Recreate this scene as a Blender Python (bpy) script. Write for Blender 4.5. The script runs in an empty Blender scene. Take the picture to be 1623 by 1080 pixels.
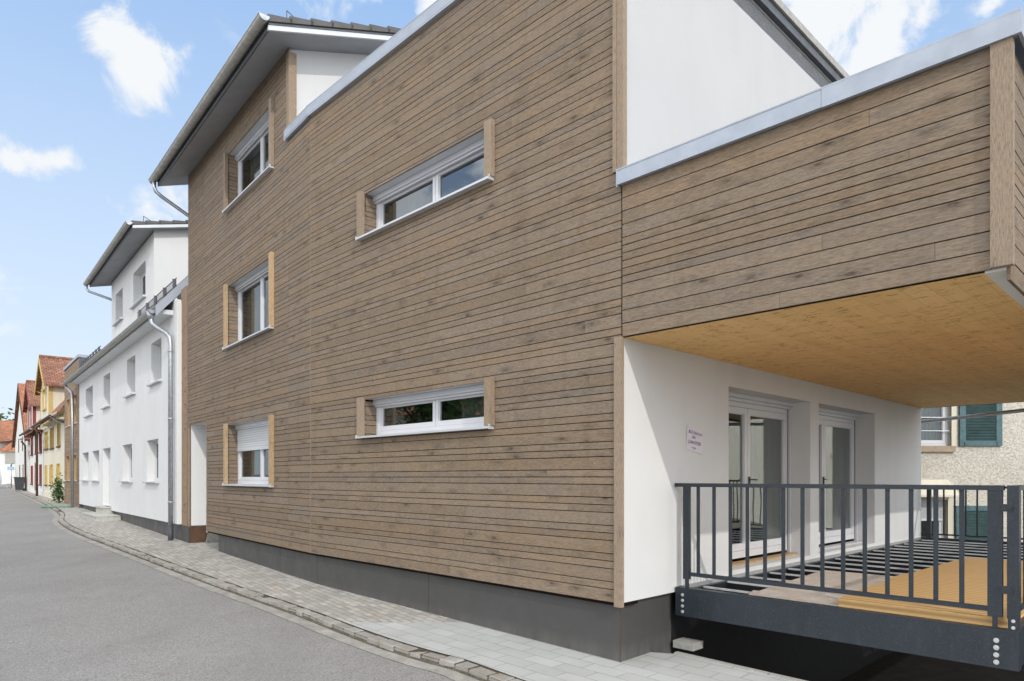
import bpy, math, random
from mathutils import Vector, Matrix, noise
R = math.radians
rnd = random.Random(7)
col = bpy.context.scene.collection
sc = bpy.context.scene

# ------------------------------------------------------------------ frames
def nrm(a):
    l = math.hypot(*a); return (a[0]/l, a[1]/l)
C = (1.05, 6.56)
eR = nrm((-1051.5, 1082)); nR = (-eR[1], eR[0])
eL = nrm((-886.5, 1082));  nL = (-eL[1], eL[0])
K = (C[0]+6.155*eR[0], C[1]+6.155*eR[1])
eS = (-nR[0], -nR[1]); nS = (-eR[0], -eR[1])
FR = (C, eR, nR)        # right half of the clad facade, u runs away from the corner
FL = (K, eL, nL)        # street line beyond the bend
FS = (C, eS, nS)        # side wall above the terrace, u = depth into the plot
FW = ((0, 0), (1, 0), (0, -1))   # world
def P(F, u, d, z):
    O, e, n = F
    return Vector((O[0]+u*e[0]+d*n[0], O[1]+u*e[1]+d*n[1], z))
def gz(y):
    if y < 25: return -.035+.021*(y-6.56)
    return .352+.0138*(y-25)

# ------------------------------------------------------------------ mesh builder
class MB:
    def __init__(s): s.v = []; s.f = []; s.uv = []; s.c = []; s.sm = []
    def face(s, pts, uvs=None, c=None, smooth=False):
        i = len(s.v); s.v += [Vector(p) for p in pts]
        s.f.append(tuple(range(i, i+len(pts))))
        if uvs is None: uvs = [(p[0], p[1]) for p in pts]
        s.uv.append(uvs); s.c.append(c or (.5, .5, .5)); s.sm.append(smooth)
    def box(s, F, u0, u1, d0, d1, z0, z1, c=None, rotuv=False):
        if u0 > u1: u0, u1 = u1, u0
        if d0 > d1: d0, d1 = d1, d0
        if z0 > z1: z0, z1 = z1, z0
        def q(lst, a, b):
            uvs = [(p[a], p[b]) for p in lst]
            if rotuv: uvs = [(y, x) for x, y in uvs]
            s.face([P(F, *p) for p in lst], uvs, c)
        q([(u0,d1,z0),(u1,d1,z0),(u1,d1,z1),(u0,d1,z1)], 0, 2)
        q([(u1,d0,z0),(u0,d0,z0),(u0,d0,z1),(u1,d0,z1)], 0, 2)
        q([(u0,d0,z0),(u0,d1,z0),(u0,d1,z1),(u0,d0,z1)], 1, 2)
        q([(u1,d1,z0),(u1,d0,z0),(u1,d0,z1),(u1,d1,z1)], 1, 2)
        q([(u0,d1,z1),(u1,d1,z1),(u1,d0,z1),(u0,d0,z1)], 0, 1)
        q([(u0,d0,z0),(u1,d0,z0),(u1,d1,z0),(u0,d1,z0)], 0, 1)
        return s
    def hexa(s, p, c=None):
        # p: 8 world points, bottom 4 then top 4 (same winding)
        p = [Vector(a) for a in p]
        for idx in ((0,1,2,3),(4,5,6,7),(0,1,5,4),(1,2,6,5),(2,3,7,6),(3,0,4,7)):
            q = [p[i] for i in idx]
            ex = (q[1]-q[0]); L = ex.length; ey = (q[3]-q[0]).length
            s.face(q, [(0,0),(L,0),(L,ey),(0,ey)], c)
        return s
    def tube(s, pts, r, n=12, c=None, cap=True, smooth=True):
        pts = [Vector(p) for p in pts]; rings = []; L = 0; Ls = []
        for i, p in enumerate(pts):
            if i == 0: t = pts[1]-p
            elif i == len(pts)-1: t = p-pts[i-1]
            else: t = (pts[i+1]-p).normalized()+(p-pts[i-1]).normalized()
            t.normalize()
            a = Vector((0,0,1)) if abs(t.z) < .9 else Vector((1,0,0))
            x = t.cross(a).normalized(); y = x.cross(t).normalized()
            rr = r[i] if isinstance(r, (list, tuple)) else r
            rings.append([p+rr*(math.cos(6.2832*k/n)*x+math.sin(6.2832*k/n)*y) for k in range(n)])
            if i: L += (p-pts[i-1]).length
            Ls.append(L)
        for i in range(len(pts)-1):
            for k in range(n):
                k2 = (k+1) % n
                s.face([rings[i][k], rings[i][k2], rings[i+1][k2], rings[i+1][k]],
                       [(Ls[i], k/n), (Ls[i], (k+1)/n), (Ls[i+1], (k+1)/n), (Ls[i+1], k/n)], c, smooth)
        if cap:
            s.face(rings[0][::-1], None, c); s.face(rings[-1], None, c)
        return s
    def prism(s, poly, ext, c=None):
        # poly: list of world points, ext: Vector extrude
        a = [Vector(p) for p in poly]; b = [p+ext for p in a]; n = len(a)
        s.face(a[::-1], None, c); s.face(b, None, c)
        for i in range(n):
            j = (i+1) % n
            L = (a[j]-a[i]).length
            s.face([a[i], a[j], b[j], b[i]], [(0,0),(L,0),(L,ext.length),(0,ext.length)], c)
        return s
    def build(s, name, mat, parent=None, base=None, merge=False):
        me = bpy.data.meshes.new(name)
        if parent is not None: base = Vector(parent['base'])
        elif base is None: base = Vector((0,0,0))
        base = Vector(base)
        me.from_pydata([tuple(v-base) for v in s.v], [], s.f)
        me.uv_layers.new(name='UVMap'); me.color_attributes.new('pr', 'FLOAT_COLOR', 'CORNER')
        uvs = []; cs = []
        for fi, f in enumerate(s.f):
            for j in range(len(f)):
                uvs += [s.uv[fi][j][0], s.uv[fi][j][1]]; cs += [*s.c[fi], 1]
        me.uv_layers['UVMap'].data.foreach_set('uv', uvs)
        me.color_attributes['pr'].data.foreach_set('color', cs)
        me.polygons.foreach_set('use_smooth', s.sm)
        if merge or any(s.sm):
            import bmesh
            bm = bmesh.new(); bm.from_mesh(me)
            bmesh.ops.remove_doubles(bm, verts=bm.verts, dist=1e-4)
            bmesh.ops.recalc_face_normals(bm, faces=bm.faces)
            bm.to_mesh(me); bm.free()
        me.materials.append(mat)
        o = bpy.data.objects.new(name, me); col.objects.link(o)
        if parent is not None: o.parent = parent
        else: o.location = base
        o['base'] = tuple(base)
        return o
def thing(name, label, cat, base, group=None):
    o = bpy.data.objects.new(name, None); col.objects.link(o)
    o.location = base; o['base'] = tuple(base); o['label'] = label; o['category'] = cat
    o.empty_display_size = .2
    if group: o['group'] = group
    return o
def tag(o, label, cat, group=None):
    o['label'] = label; o['category'] = cat
    if group: o['group'] = group
    return o
def struct(o): o['kind'] = 'structure'; return o

# ------------------------------------------------------------------ materials
class NT:
    def __init__(s, name):
        s.m = bpy.data.materials.new(name); s.m.use_nodes = True
        s.t = s.m.node_tree; s.t.nodes.clear()
        s.out = s.n('ShaderNodeOutputMaterial')
    def n(s, typ, **kw):
        x = s.t.nodes.new(typ)
        for k, v in kw.items():
            if k.startswith('i_'):
                key = k[2:]
                key = int(key) if key.isdigit() else key.replace('_', ' ')
                x.inputs[key].default_value = v
            else: setattr(x, k, v)
        return x
    def l(s, a, b): s.t.links.new(a, b)
    def math(s, op, a, b=None, c=None, clamp=False):
        x = s.n('ShaderNodeMath', operation=op); x.use_clamp = clamp
        for i, v in enumerate((a, b, c)):
            if v is None: continue
            if isinstance(v, (int, float)): x.inputs[i].default_value = v
            else: s.l(v, x.inputs[i])
        return x.outputs[0]
    def mix(s, fac, a, b, mode='MIX'):
        x = s.n('ShaderNodeMix', data_type='RGBA', blend_type=mode)
        for i, v in ((0, fac), (6, a), (7, b)):
            if isinstance(v, (int, float)): x.inputs[i].default_value = v
            elif isinstance(v, (tuple, list)): x.inputs[i].default_value = (*v[:3], 1)
            else: s.l(v, x.inputs[i])
        return x.outputs[2]
    def ramp(s, v, pts):
        x = s.n('ShaderNodeValToRGB'); e = x.color_ramp.elements
        while len(e) < len(pts): e.new(.5)
        for i, (p, c) in enumerate(pts):
            e[i].position = p; e[i].color = (*c, 1) if isinstance(c, (tuple, list)) else (c, c, c, 1)
        s.l(v, x.inputs[0]); return x.outputs[0]
    def mr(s, v, a, b, c=0, d=1):
        x = s.n('ShaderNodeMapRange'); s.l(v, x.inputs[0])
        for i, q in enumerate((a, b, c, d)): x.inputs[i+1].default_value = q
        return x.outputs[0]
    def uv(s, sx=1, sy=1, off=None):
        t = s.n('ShaderNodeUVMap'); t.uv_map = 'UVMap'
        m = s.n('ShaderNodeMapping'); m.inputs['Scale'].default_value = (sx, sy, 1)
        s.l(t.outputs[0], m.inputs[0])
        if off is not None: s.l(off, m.inputs['Location'])
        return m.outputs[0]
    def obj(s, k=1):
        t = s.n('ShaderNodeNewGeometry')
        m = s.n('ShaderNodeMapping'); m.inputs['Scale'].default_value = (k, k, k) if isinstance(k, (int, float)) else k
        s.l(t.outputs['Position'], m.inputs[0]); return m.outputs[0]
    def noise(s, vec, scale=5, detail=4, rough=.55, dist=0):
        x = s.n('ShaderNodeTexNoise', i_Scale=scale, i_Detail=detail, i_Roughness=rough, i_Distortion=dist)
        s.l(vec, x.inputs['Vector']); return x.outputs['Fac']
    def pr(s):
        x = s.n('ShaderNodeVertexColor'); x.layer_name = 'pr'
        y = s.n('ShaderNodeSeparateColor'); s.l(x.outputs[0], y.inputs[0]); return x.outputs[0], y.outputs
    def done(s, colr, rough=.7, bump=None, bs=.2, bd=.01, metal=0, spec=.5, normal=None, coat=0):
        b = s.n('ShaderNodeBsdfPrincipled')
        for k, v in (('Base Color', colr), ('Roughness', rough), ('Metallic', metal), ('Specular IOR Level', spec), ('Coat Weight', coat)):
            if isinstance(v, (int, float)): b.inputs[k].default_value = v
            elif isinstance(v, (tuple, list)): b.inputs[k].default_value = (*v[:3], 1)
            else: s.l(v, b.inputs[k])
        if bump is not None:
            bn = s.n('ShaderNodeBump', i_Strength=bs, i_Distance=bd); s.l(bump, bn.inputs['Height'])
            s.l(bn.outputs[0], b.inputs['Normal'])
        s.l(b.outputs[0], s.out.inputs[0]); return s.m

def m_clad(name, ca, cb, cc, knots=1.0, vert=False, dark=.35):
    t = NT(name); prc, pro = t.pr()
    sc_ = t.n('ShaderNodeVectorMath', operation='SCALE'); t.l(prc, sc_.inputs[0]); sc_.inputs['Scale'].default_value = 60
    off = sc_.outputs[0]
    g = (1.2, 26) if not vert else (26, 1.2)
    warpn = t.noise(t.uv(1.5, 6, off), 1, 3)
    grain = t.noise(t.uv(g[0], g[1], off), 3.2, 8, .66, .5)
    fine = t.noise(t.uv(g[0]*7, g[1]*4, off), 5, 6, .7)
    speck = t.noise(t.uv(11 if not vert else 95, 95 if not vert else 11, off), 1.5, 5, .78)
    blot = t.noise(t.uv(1.2, 4.5, off), 1.8, 4, .6)
    big = t.noise(t.obj(.55), 1, 4)
    c = t.mix(t.mr(grain, .3, .7), ca, cb)
    c = t.mix(t.math('MULTIPLY', t.mr(blot, .42, .68), .75, clamp=True), c, cc)
    c = t.mix(t.mr(big, .35, .7, 0, .35), c, cc)
    strk = t.noise(t.obj((2.6, 2.6, .22)), 1.6, 6, .65)
    c = t.mix(t.mr(strk, .5, .75, 0, .3), c, tuple(x*.62 for x in cb))
    # per board brightness
    b1 = t.math('MULTIPLY_ADD', pro[0], .22, .89)
    hv = t.n('ShaderNodeHueSaturation'); t.l(c, hv.inputs['Color']); t.l(b1, hv.inputs['Value'])
    t.l(t.math('MULTIPLY_ADD', pro[1], .22, .84), hv.inputs['Saturation']); c = hv.outputs[0]
    # knots
    kx, ky = (2.6, 7.5) if not vert else (7.5, 2.6)
    vo = t.n('ShaderNodeTexVoronoi', feature='F1', i_Scale=1.0, i_Randomness=1.0); t.l(t.uv(kx, ky, off), vo.inputs['Vector'])
    gate = t.n('ShaderNodeSeparateColor'); t.l(vo.outputs['Color'], gate.inputs[0])
    on = t.math('GREATER_THAN', gate.outputs[0], .38)
    wob = t.math('MULTIPLY_ADD', fine, .12, -.06)
    dd = t.math('ADD', vo.outputs['Distance'], wob)
    kn = t.math('MULTIPLY', t.mr(dd, .05, .14, 1, 0), on)
    halo = t.math('MULTIPLY', t.mr(dd, .08, .42, 1, 0), on)
    c = t.mix(t.math('MULTIPLY', halo, .55*knots), c, tuple(x*.42 for x in cc))
    c = t.mix(t.math('MULTIPLY', kn, .8*knots), c, (cc[0]*.28, cc[1]*.22, cc[2]*.18))
    vf = t.n('ShaderNodeTexVoronoi', feature='F1', i_Scale=1.0); t.l(t.uv(4.5, 9, off), vf.inputs['Vector'])
    gf = t.n('ShaderNodeSeparateColor'); t.l(vf.outputs['Color'], gf.inputs[0])
    fl_ = t.math('MULTIPLY', t.mr(t.math('ADD', vf.outputs['Distance'], wob), .02, .06, 1, 0), t.math('GREATER_THAN', gf.outputs[1], .86))
    c = t.mix(t.math('MULTIPLY', fl_, .7*knots), c, (.55,.44,.33))
    # splits and flecks
    spl = t.math('GREATER_THAN', fine, .69)
    c = t.mix(t.math('MULTIPLY', spl, .35), c, tuple(x*.5 for x in cb))
    c = t.mix(t.mr(speck, .3, .72, .0, .55), tuple(x*.62 for x in cb), c, 'MIX') if False else t.mix(t.mr(speck, .5, .72, 0, .6), c, tuple(min(1, x*1.45) for x in ca))
    c = t.mix(t.mr(speck, .30, .5, .75, 0), c, tuple(x*.42 for x in cb))
    h = t.math('MULTIPLY_ADD', grain, .6, t.math('MULTIPLY', fine, .5))
    h = t.math('SUBTRACT', h, t.math('MULTIPLY', kn, .5))
    return t.done(c, .78, h, .45, .004, spec=.25)
M = {}
M['clad'] = m_clad('brown_cladding', (.268,.193,.127), (.192,.134,.087), (.190,.154,.121))
M['clad2'] = m_clad('brown_cladding_far', (.36,.24,.15), (.25,.165,.10), (.23,.17,.125))
M['board'] = m_clad('grey_brown_board', (.335,.25,.17), (.275,.20,.135), (.26,.20,.15), .5, vert=True)
M['fresh'] = m_clad('fresh_larch_board', (.50,.335,.175), (.42,.27,.135), (.38,.26,.14), .5, vert=True)
M['panel'] = m_clad('yellow_panel_timber', (.80,.52,.22), (.68,.42,.16), (.58,.34,.12), .25)

def m_render(name, c0, k=60, b=.25, var=.06, dirt=.0):
    t = NT(name); p = t.obj(1)
    f = t.noise(p, k*2.2, 4, .6); g = t.noise(p, .8, 5); s = t.noise(t.obj((1.2,1.2,.18)), 2.2, 5)
    c = t.mix(t.mr(g, .3, .7), c0, tuple(x*(1-var) for x in c0))
    c = t.mix(t.mr(s, .5, .75, 0, .5+dirt), c, tuple(x*(1-var*1.6-dirt) for x in c0))
    c = t.mix(t.mr(f, .35, .65, .12, 0), c, tuple(x*.7 for x in c0))
    return t.done(c, .9, f, b, .003, spec=.2)
M['white'] = m_render('white_render', (.73,.728,.72), 60, .4, var=.07)
M['white_upper'] = m_render('sun_dimmed_white_render', (.53,.53,.53), 38, .6, var=.06)  # side wall's own white, darkened where the sunlight blows it out
M['white_side'] = m_render('sun_side_white_render', (.66,.657,.65), 45, .5, var=.07)  # white render toned darker for the walls turned to the sun
M['cream'] = m_render('cream_render', (.72,.665,.54), 60, .2, .1, .1)
M['white_old'] = m_render('old_white_render', (.74,.73,.69), 60, .2, .08, .08)
def m_rough_render():
    t = NT('rough_cream_render'); p = t.obj(1)
    a = t.noise(t.obj((26,26,36)), 1, 4, .6, .8); b = t.noise(t.obj((34,34,44)), 1, 3)
    r = t.math('ABSOLUTE', t.math('SUBTRACT', a, .5))
    rid = t.mr(r, 0, .1, 1, 0)
    g = t.noise(p, .6, 4)
    c = t.mix(t.mr(g, .3, .7), (.70,.66,.58), (.62,.58,.50))
    c = t.mix(t.mr(a, .40, .50, .35, 0), c, (.50,.42,.31))
    h = t.math('MULTIPLY_ADD', a, 1.0, t.math('MULTIPLY', b, .35))
    h = t.math('ADD', h, t.math('MULTIPLY', rid, .12))
    return t.done(c, .92, h, 1.0, .035, spec=.15)
M['rough'] = m_rough_render()
def m_plinth():
    t = NT('dark_plinth_panel'); p = t.obj(1)
    a = t.noise(p, 3, 5); b = t.noise(p, 170, 3, .7); s = t.noise(t.obj((3,3,.5)), 3, 4)
    c = t.mix(t.mr(a, .3, .7), (.066,.063,.061), (.057,.055,.053))
    c = t.mix(t.mr(s, .55, .8, 0, .15), c, (.10,.097,.09))
    c = t.mix(t.mr(b, .5, .8, 0, .5), c, (.14,.14,.135))
    z = t.n('ShaderNodeNewGeometry'); sp = t.n('ShaderNodeSeparateXYZ'); t.l(z.outputs['Position'], sp.inputs[0])
    low = t.mr(sp.outputs[2], .0, .22, .55, 0)
    c = t.mix(t.math('MULTIPLY', low, t.mr(s, .3, .6)), c, (.17,.16,.145))
    return t.done(c, t.mr(a, .3, .7, .42, .6), b, .12, .002, spec=.45)
M['plinth'] = m_plinth()
def m_metal(name, c0, rough=.4, metal=.7, k=6, var=.25):
    t = NT(name); p = t.obj(1)
    a = t.noise(p, k, 5, .6, .4); b = t.noise(t.obj((2,2,14)), 3, 4)
    c = t.mix(t.mr(a, .3, .7), c0, tuple(x*(1-var) for x in c0))
    c = t.mix(t.mr(b, .5, .8, 0, .35), c, tuple(x*(1-var*1.5) for x in c0))
    return t.done(c, t.mr(a, .3, .7, rough-.06, rough+.12), b, .05, .002, metal=metal)
M['zinc'] = m_metal('zinc_coping', (.40,.435,.495), .5, .2, 5, .12)
M['zinc_pipe'] = m_metal('galvanised_pipe', (.50,.53,.56), .38, .75, 14, .35)
M['gutter'] = m_metal('weathered_gutter', (.47,.45,.41), .5, .45, 9, .3)
M['alu'] = m_metal('white_aluminium', (.60,.61,.635), .35, .3, 3, .05)
M['dark_metal'] = m_metal('dark_grey_sheet', (.13,.14,.155), .45, .3)
M['soffit'] = m_metal('grey_soffit_board', (.34,.35,.37), .55, .1, 2, .12)
M['soffit_white'] = m_metal('white_soffit_trim', (.66,.68,.70), .5, .1, 2, .08)
def m_steel():
    t = NT('anthracite_steel'); p = t.obj(1)
    a = t.noise(p, 4, 5); b = t.noise(p, 210, 2, .7); s = t.noise(t.obj((5,5,1.2)), 3, 5, .7)
    c = t.mix(t.mr(a, .3, .7), (.016,.023,.031), (.012,.017,.024))
    c = t.mix(t.mr(s, .55, .75, 0, .35), c, (.045,.054,.064))
    c = t.mix(t.mr(t.noise(p, 90, 3, .8), .58, .68, 0, .5), c, (.10,.115,.13))
    return t.done(c, t.mr(s, .3, .7, .34, .55), b, .06, .002, spec=.5)
M['steel'] = m_steel()
M['galv'] = m_metal('galvanised_bolt', (.62,.63,.62), .4, .55, 30, .2)
def m_plain(name, c0, rough=.6, spec=.4, var=.08, k=8, b=0):
    t = NT(name); a = t.noise(t.obj(1), k, 4)
    c = t.mix(t.mr(a, .3, .7), c0, tuple(x*(1-var) for x in c0))
    return t.done(c, rough, a if b else None, b, .003, spec=spec)
M['pvc'] = m_plain('white_window_plastic', (.63,.63,.645), .28, .5, .03)
M['black'] = m_plain('black_membrane', (.014,.014,.015), .6, .3, .3)
M['gasket'] = m_plain('black_gasket', (.02,.02,.02), .6)
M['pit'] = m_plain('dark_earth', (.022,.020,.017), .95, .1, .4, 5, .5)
M['gapback'] = m_plain('dark_batten_gap', (.012,.008,.006), .9, .1)
M['concrete'] = m_plain('grey_concrete', (.42,.41,.38), .85, .2, .25, 14, .2)
M['stone_step'] = m_plain('pale_stone_step', (.52,.51,.47), .85, .2, .2, 10, .1)
M['sill_stone'] = m_plain('sandstone_sill', (.42,.33,.24), .85, .2, .2, 10)
M['shutter'] = m_plain('green_shutter_paint', (.05,.10,.10), .45, .4, .35, 9)
M['shutter_frame'] = m_plain('blue_green_shutter_frame', (.08,.165,.185), .5, .4, .4, 12)
M['yellow'] = m_plain('ochre_painted_timber', (.58,.42,.14), .6, .3, .2)
M['red'] = m_plain('red_painted_timber', (.26,.06,.05), .6, .3, .2)
M['brown_timber'] = m_plain('dark_brown_timber', (.12,.065,.04), .7, .3, .3)
M['green_pipe'] = m_plain('green_pipe_plastic', (.16,.30,.20), .5, .4, .2)
M['bin'] = m_plain('grey_bin_plastic', (.06,.065,.075), .5, .4, .1)
M['paper'] = None
M['ink'] = m_plain('blue_ink', (.20,.18,.28), .8, .1, .2, 40)
M['van'] = m_plain('white_van_paint', (.72,.74,.77), .25, .5, .04)
M['rubber'] = m_plain('black_rubber', (.02,.02,.02), .8)
M['carglass'] = m_plain('dark_car_glass', (.03,.035,.04), .08, .6)
M['sign_blue'] = m_plain('blue_sign', (.16,.36,.60), .5, .4, .1)
M['curtain'] = None
def m_paper():
    t = NT('note_paper'); a = t.noise(t.obj(1), 25, 3)
    return t.done(t.mix(t.mr(a,.3,.7), (.70,.65,.71), (.64,.60,.65)), .9)
M['paper'] = m_paper()
def m_blind(name, c0, pitch, axis=1):
    t = NT(name); w = t.n('ShaderNodeTexWave', wave_type='BANDS', bands_direction='Y' if axis else 'X', wave_profile='SAW')
    w.inputs['Scale'].default_value = 1/pitch*.05*math.pi/ (math.pi) * (2*math.pi) / 2 if False else 1/(pitch*20)*(2*math.pi)*1.0/1.0
    t.l(t.uv(1,1), w.inputs['Vector'])
    f = w.outputs['Fac']
    c = t.mix(t.mr(f, .75, 1), c0, tuple(x*.45 for x in c0))
    return t.done(c, .5, f, .6, .01)
M['blind'] = m_blind('grey_roller_blind', (.50,.51,.52), .045)
M['louvre'] = m_blind('shutter_louvres', (.04,.11,.10), .042)
def m_glass(name='window_glass', k=1.0, b=.04, mx=.40, tint=(.50,.53,.56)):
    t = NT(name)
    fr = t.n('ShaderNodeFresnel', i_IOR=1.62)
    fac = t.math('MINIMUM', t.math('MULTIPLY_ADD', fr.outputs[0], k, b, clamp=True), mx)
    a = t.n('ShaderNodeBsdfTransparent'); a.inputs[0].default_value = (.62,.66,.64,1)
    g = t.n('ShaderNodeBsdfGlossy', i_Roughness=.015); g.inputs[0].default_value = (*tint, 1)
    nz = t.noise(t.obj(1), 1.3, 2); bn = t.n('ShaderNodeBump', i_Strength=.05, i_Distance=.02); t.l(nz, bn.inputs['Height']); t.l(bn.outputs[0], g.inputs['Normal'])
    m = t.n('ShaderNodeMixShader'); t.l(fac, m.inputs[0]); t.l(a.outputs[0], m.inputs[1]); t.l(g.outputs[0], m.inputs[2])
    t.l(m.outputs[0], t.out.inputs[0]); return t.m
M['glass'] = m_glass()
M['door_glass'] = m_glass('door_glass', 1.3, .08, .42, (.9,.93,.95))
def m_curtain():
    t = NT('grey_curtain'); w = t.noise(t.uv(22, .3), 1, 2)
    c = t.mix(t.mr(w, .3, .7), (.72,.69,.64), (.45,.42,.38))
    return t.done(c, .9, w, .8, .03)
M['curtain'] = m_curtain()
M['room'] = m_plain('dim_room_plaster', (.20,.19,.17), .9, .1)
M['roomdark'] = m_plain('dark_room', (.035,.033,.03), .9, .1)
M['redwood'] = m_clad('reddish_door_leaf', (.42,.17,.10), (.33,.12,.07), (.25,.09,.06), .5, vert=True)
def m_clt():
    t = NT('cross_laminated_spruce')
    br = t.n('ShaderNodeTexBrick', offset=.5)   # UV x = along u, y = along v
    br.inputs['Scale'].default_value = 1; br.inputs['Brick Width'].default_value = 60; br.inputs['Row Height'].default_value = .16
    br.inputs['Mortar Size'].default_value = .0016; br.inputs['Color1'].default_value = (0,0,0,1); br.inputs['Color2'].default_value = (1,1,1,1); br.inputs['Mortar'].default_value = (.5,.5,.5,1)
    sw = t.n('ShaderNodeUVMap'); sw.uv_map = 'UVMap'; s1 = t.n('ShaderNodeSeparateXYZ'); t.l(sw.outputs[0], s1.inputs[0])
    cb = t.n('ShaderNodeCombineXYZ'); t.l(s1.outputs[1], cb.inputs[0]); t.l(s1.outputs[0], cb.inputs[1]); t.l(cb.outputs[0], br.inputs['Vector'])
    gr = t.noise(t.uv(26, .7), 2, 7, .65, .4)
    tint = t.n('ShaderNodeSeparateColor'); t.l(br.outputs['Color'], tint.inputs[0])
    c = t.mix(t.mr(gr, .3, .7), (.98,.66,.29), (.90,.54,.20))
    c = t.mix(t.math('MULTIPLY', tint.outputs[0], .75), c, (.78,.47,.18))
    big = t.noise(t.uv(.5, .5), 1.5, 4); c = t.mix(t.mr(big, .35, .7, 0, .5), c, (.72,.47,.22))
    # finger joints and bruises: short dark marks lying along u
    mk = t.noise(t.uv(5.5, 34), 1.3, 4, .65); m2 = t.noise(t.uv(1.2, 5.), 1.2, 3)
    f = t.math('MULTIPLY', t.mr(mk, .57, .60), t.mr(m2, .47, .51))
    c = t.mix(t.math('MULTIPLY', f, .75), c, (.20,.085,.02))
    rows = t.noise(t.uv(14, 3.1), 1, 4, .7); m3 = t.noise(t.uv(2.6, 22), 1.4, 2)
    f3 = t.math('MULTIPLY', t.mr(rows, .60, .64), t.mr(m3, .55, .6))
    c = t.mix(t.math('MULTIPLY', f3, .8), c, (.16,.065,.015))
    c = t.mix(t.math('MULTIPLY', br.outputs['Fac'], .5), c, (.25,.13,.04))
    h = t.math('SUBTRACT', gr, t.math('MULTIPLY', f, .6))
    return t.done(c, .7, h, .25, .004, spec=.25)
M['clt'] = m_clt()
def m_asphalt():
    t = NT('asphalt'); p = t.obj(1)
    a = t.noise(p, 130, 3, .75); b = t.noise(p, 55, 3, .6); g = t.noise(t.obj((.5,.5,.5)), 1, 6, .6)
    vo = t.n('ShaderNodeTexVoronoi', i_Scale=95.0); t.l(p, vo.inputs['Vector'])
    sp = t.n('ShaderNodeSeparateColor'); t.l(vo.outputs['Color'], sp.inputs[0])
    c = t.mix(t.mr(g, .3, .7), (.285,.268,.252), (.35,.332,.315))
    c = t.mix(t.mr(sp.outputs[0], .0, 1, 0, .75), tuple(x*1.0 for x in (.14,.13,.122)), c) if False else t.mix(t.mr(sp.outputs[0], .62, .95, 0, .6), c, (.50,.48,.46))
    c = t.mix(t.mr(sp.outputs[1], .6, .95, 0, .55), c, (.085,.08,.076))
    c = t.mix(t.mr(a, .35, .6, .35, 0), c, (.06,.056,.052))
    crack = t.noise(t.obj((.7,.7,.7)), 2.2, 8, .62, .8)
    tyre = t.noise(t.obj((.9,.25,.5)), 1.1, 5, .6); c = t.mix(t.mr(tyre, .45, .7, 0, .45), c, (.20,.19,.18))
    stn = t.noise(p, 3.1, 6, .7); c = t.mix(t.mr(stn, .60, .72, 0, .4), c, (.13,.12,.112))
    cr = t.mr(t.math('ABSOLUTE', t.math('SUBTRACT', crack, .5)), .0, .004, .5, 0)
    c = t.mix(t.math('MULTIPLY', cr, t.mr(g, .5, .6)), c, (.05,.046,.042))
    h = t.math('MULTIPLY_ADD', sp.outputs[0], .5, a)
    return t.done(c, .85, h, .55, .006, spec=.3)
M['asphalt'] = m_asphalt()
def m_pavers(name, w, h, c1, c2, cm, off=.5, rot=0, mort=.006, var=.5, moss=.3, smooth=.1, stain=None):
    t = NT(name); g0 = t.n('ShaderNodeNewGeometry')
    mp = t.n('ShaderNodeMapping'); mp.inputs['Rotation'].default_value = (0,0,rot); t.l(g0.outputs['Position'], mp.inputs[0])
    wv = t.n('ShaderNodeTexNoise', i_Scale=3.0, i_Detail=2); t.l(mp.outputs[0], wv.inputs['Vector'])
    ad = t.n('ShaderNodeVectorMath', operation='MULTIPLY_ADD'); t.l(wv.outputs['Color'], ad.inputs[0]); ad.inputs[1].default_value = (.03*smooth*10*.3,)*3; t.l(mp.outputs[0], ad.inputs[2])
    br = t.n('ShaderNodeTexBrick', offset=off); br.inputs['Scale'].default_value = 1
    br.inputs['Brick Width'].default_value = w; br.inputs['Row Height'].default_value = h
    br.inputs['Mortar Size'].default_value = mort; br.inputs['Mortar Smooth'].default_value = .4
    br.inputs['Color1'].default_value = (0,0,0,1); br.inputs['Color2'].default_value = (1,1,1,1); br.inputs['Bias'].default_value = 0
    br.inputs['Mortar'].default_value = (.5,.5,.5,1)
    t.l(ad.outputs[0], br.inputs['Vector'])
    s = t.n('ShaderNodeSeparateColor'); t.l(br.outputs['Color'], s.inputs[0])
    p = t.obj(1); a = t.noise(p, 90, 4, .7); b = t.noise(p, 1.3, 5, .6)
    c = t.mix(t.math('MULTIPLY', s.outputs[0], var), c1, c2)
    c = t.mix(t.mr(b, .35, .7, 0, .45), c, tuple(x*.72 for x in c1))
    c = t.mix(t.mr(a, .4, .7, .25, 0), c, tuple(x*.5 for x in c1))
    if stain:
        k = t.noise(p, 2.2, 3); k2 = t.math('MULTIPLY', t.mr(k, .60, .68), t.math('GREATER_THAN', s.outputs[0], .6))
        c = t.mix(t.math('MULTIPLY', k2, .35), c, stain)
    mo = t.noise(p, 4, 4)
    c = t.mix(t.math('MULTIPLY', br.outputs['Fac'], t.mr(mo, .3, .6, .35, .95)), c, cm)
    h = t.math('SUBTRACT', t.math('MULTIPLY_ADD', a, .15, t.math('MULTIPLY', s.outputs[0], .25)), br.outputs['Fac'])
    return t.done(c, .85, h, .5, .006, spec=.25)
aR = math.atan2(eR[1], eR[0])
M['slabs'] = m_pavers('pale_concrete_slabs', .40, .20, (.46,.46,.44), (.55,.55,.53), (.25,.235,.21), .5, -aR, .006, .9, smooth=.02)
M['cobble'] = m_pavers('worn_paving_setts', .20, .10, (.36,.335,.30), (.58,.55,.50), (.20,.17,.13), .5, -aR+.12, .008, 1, smooth=.15, stain=(.50,.29,.19))
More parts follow.
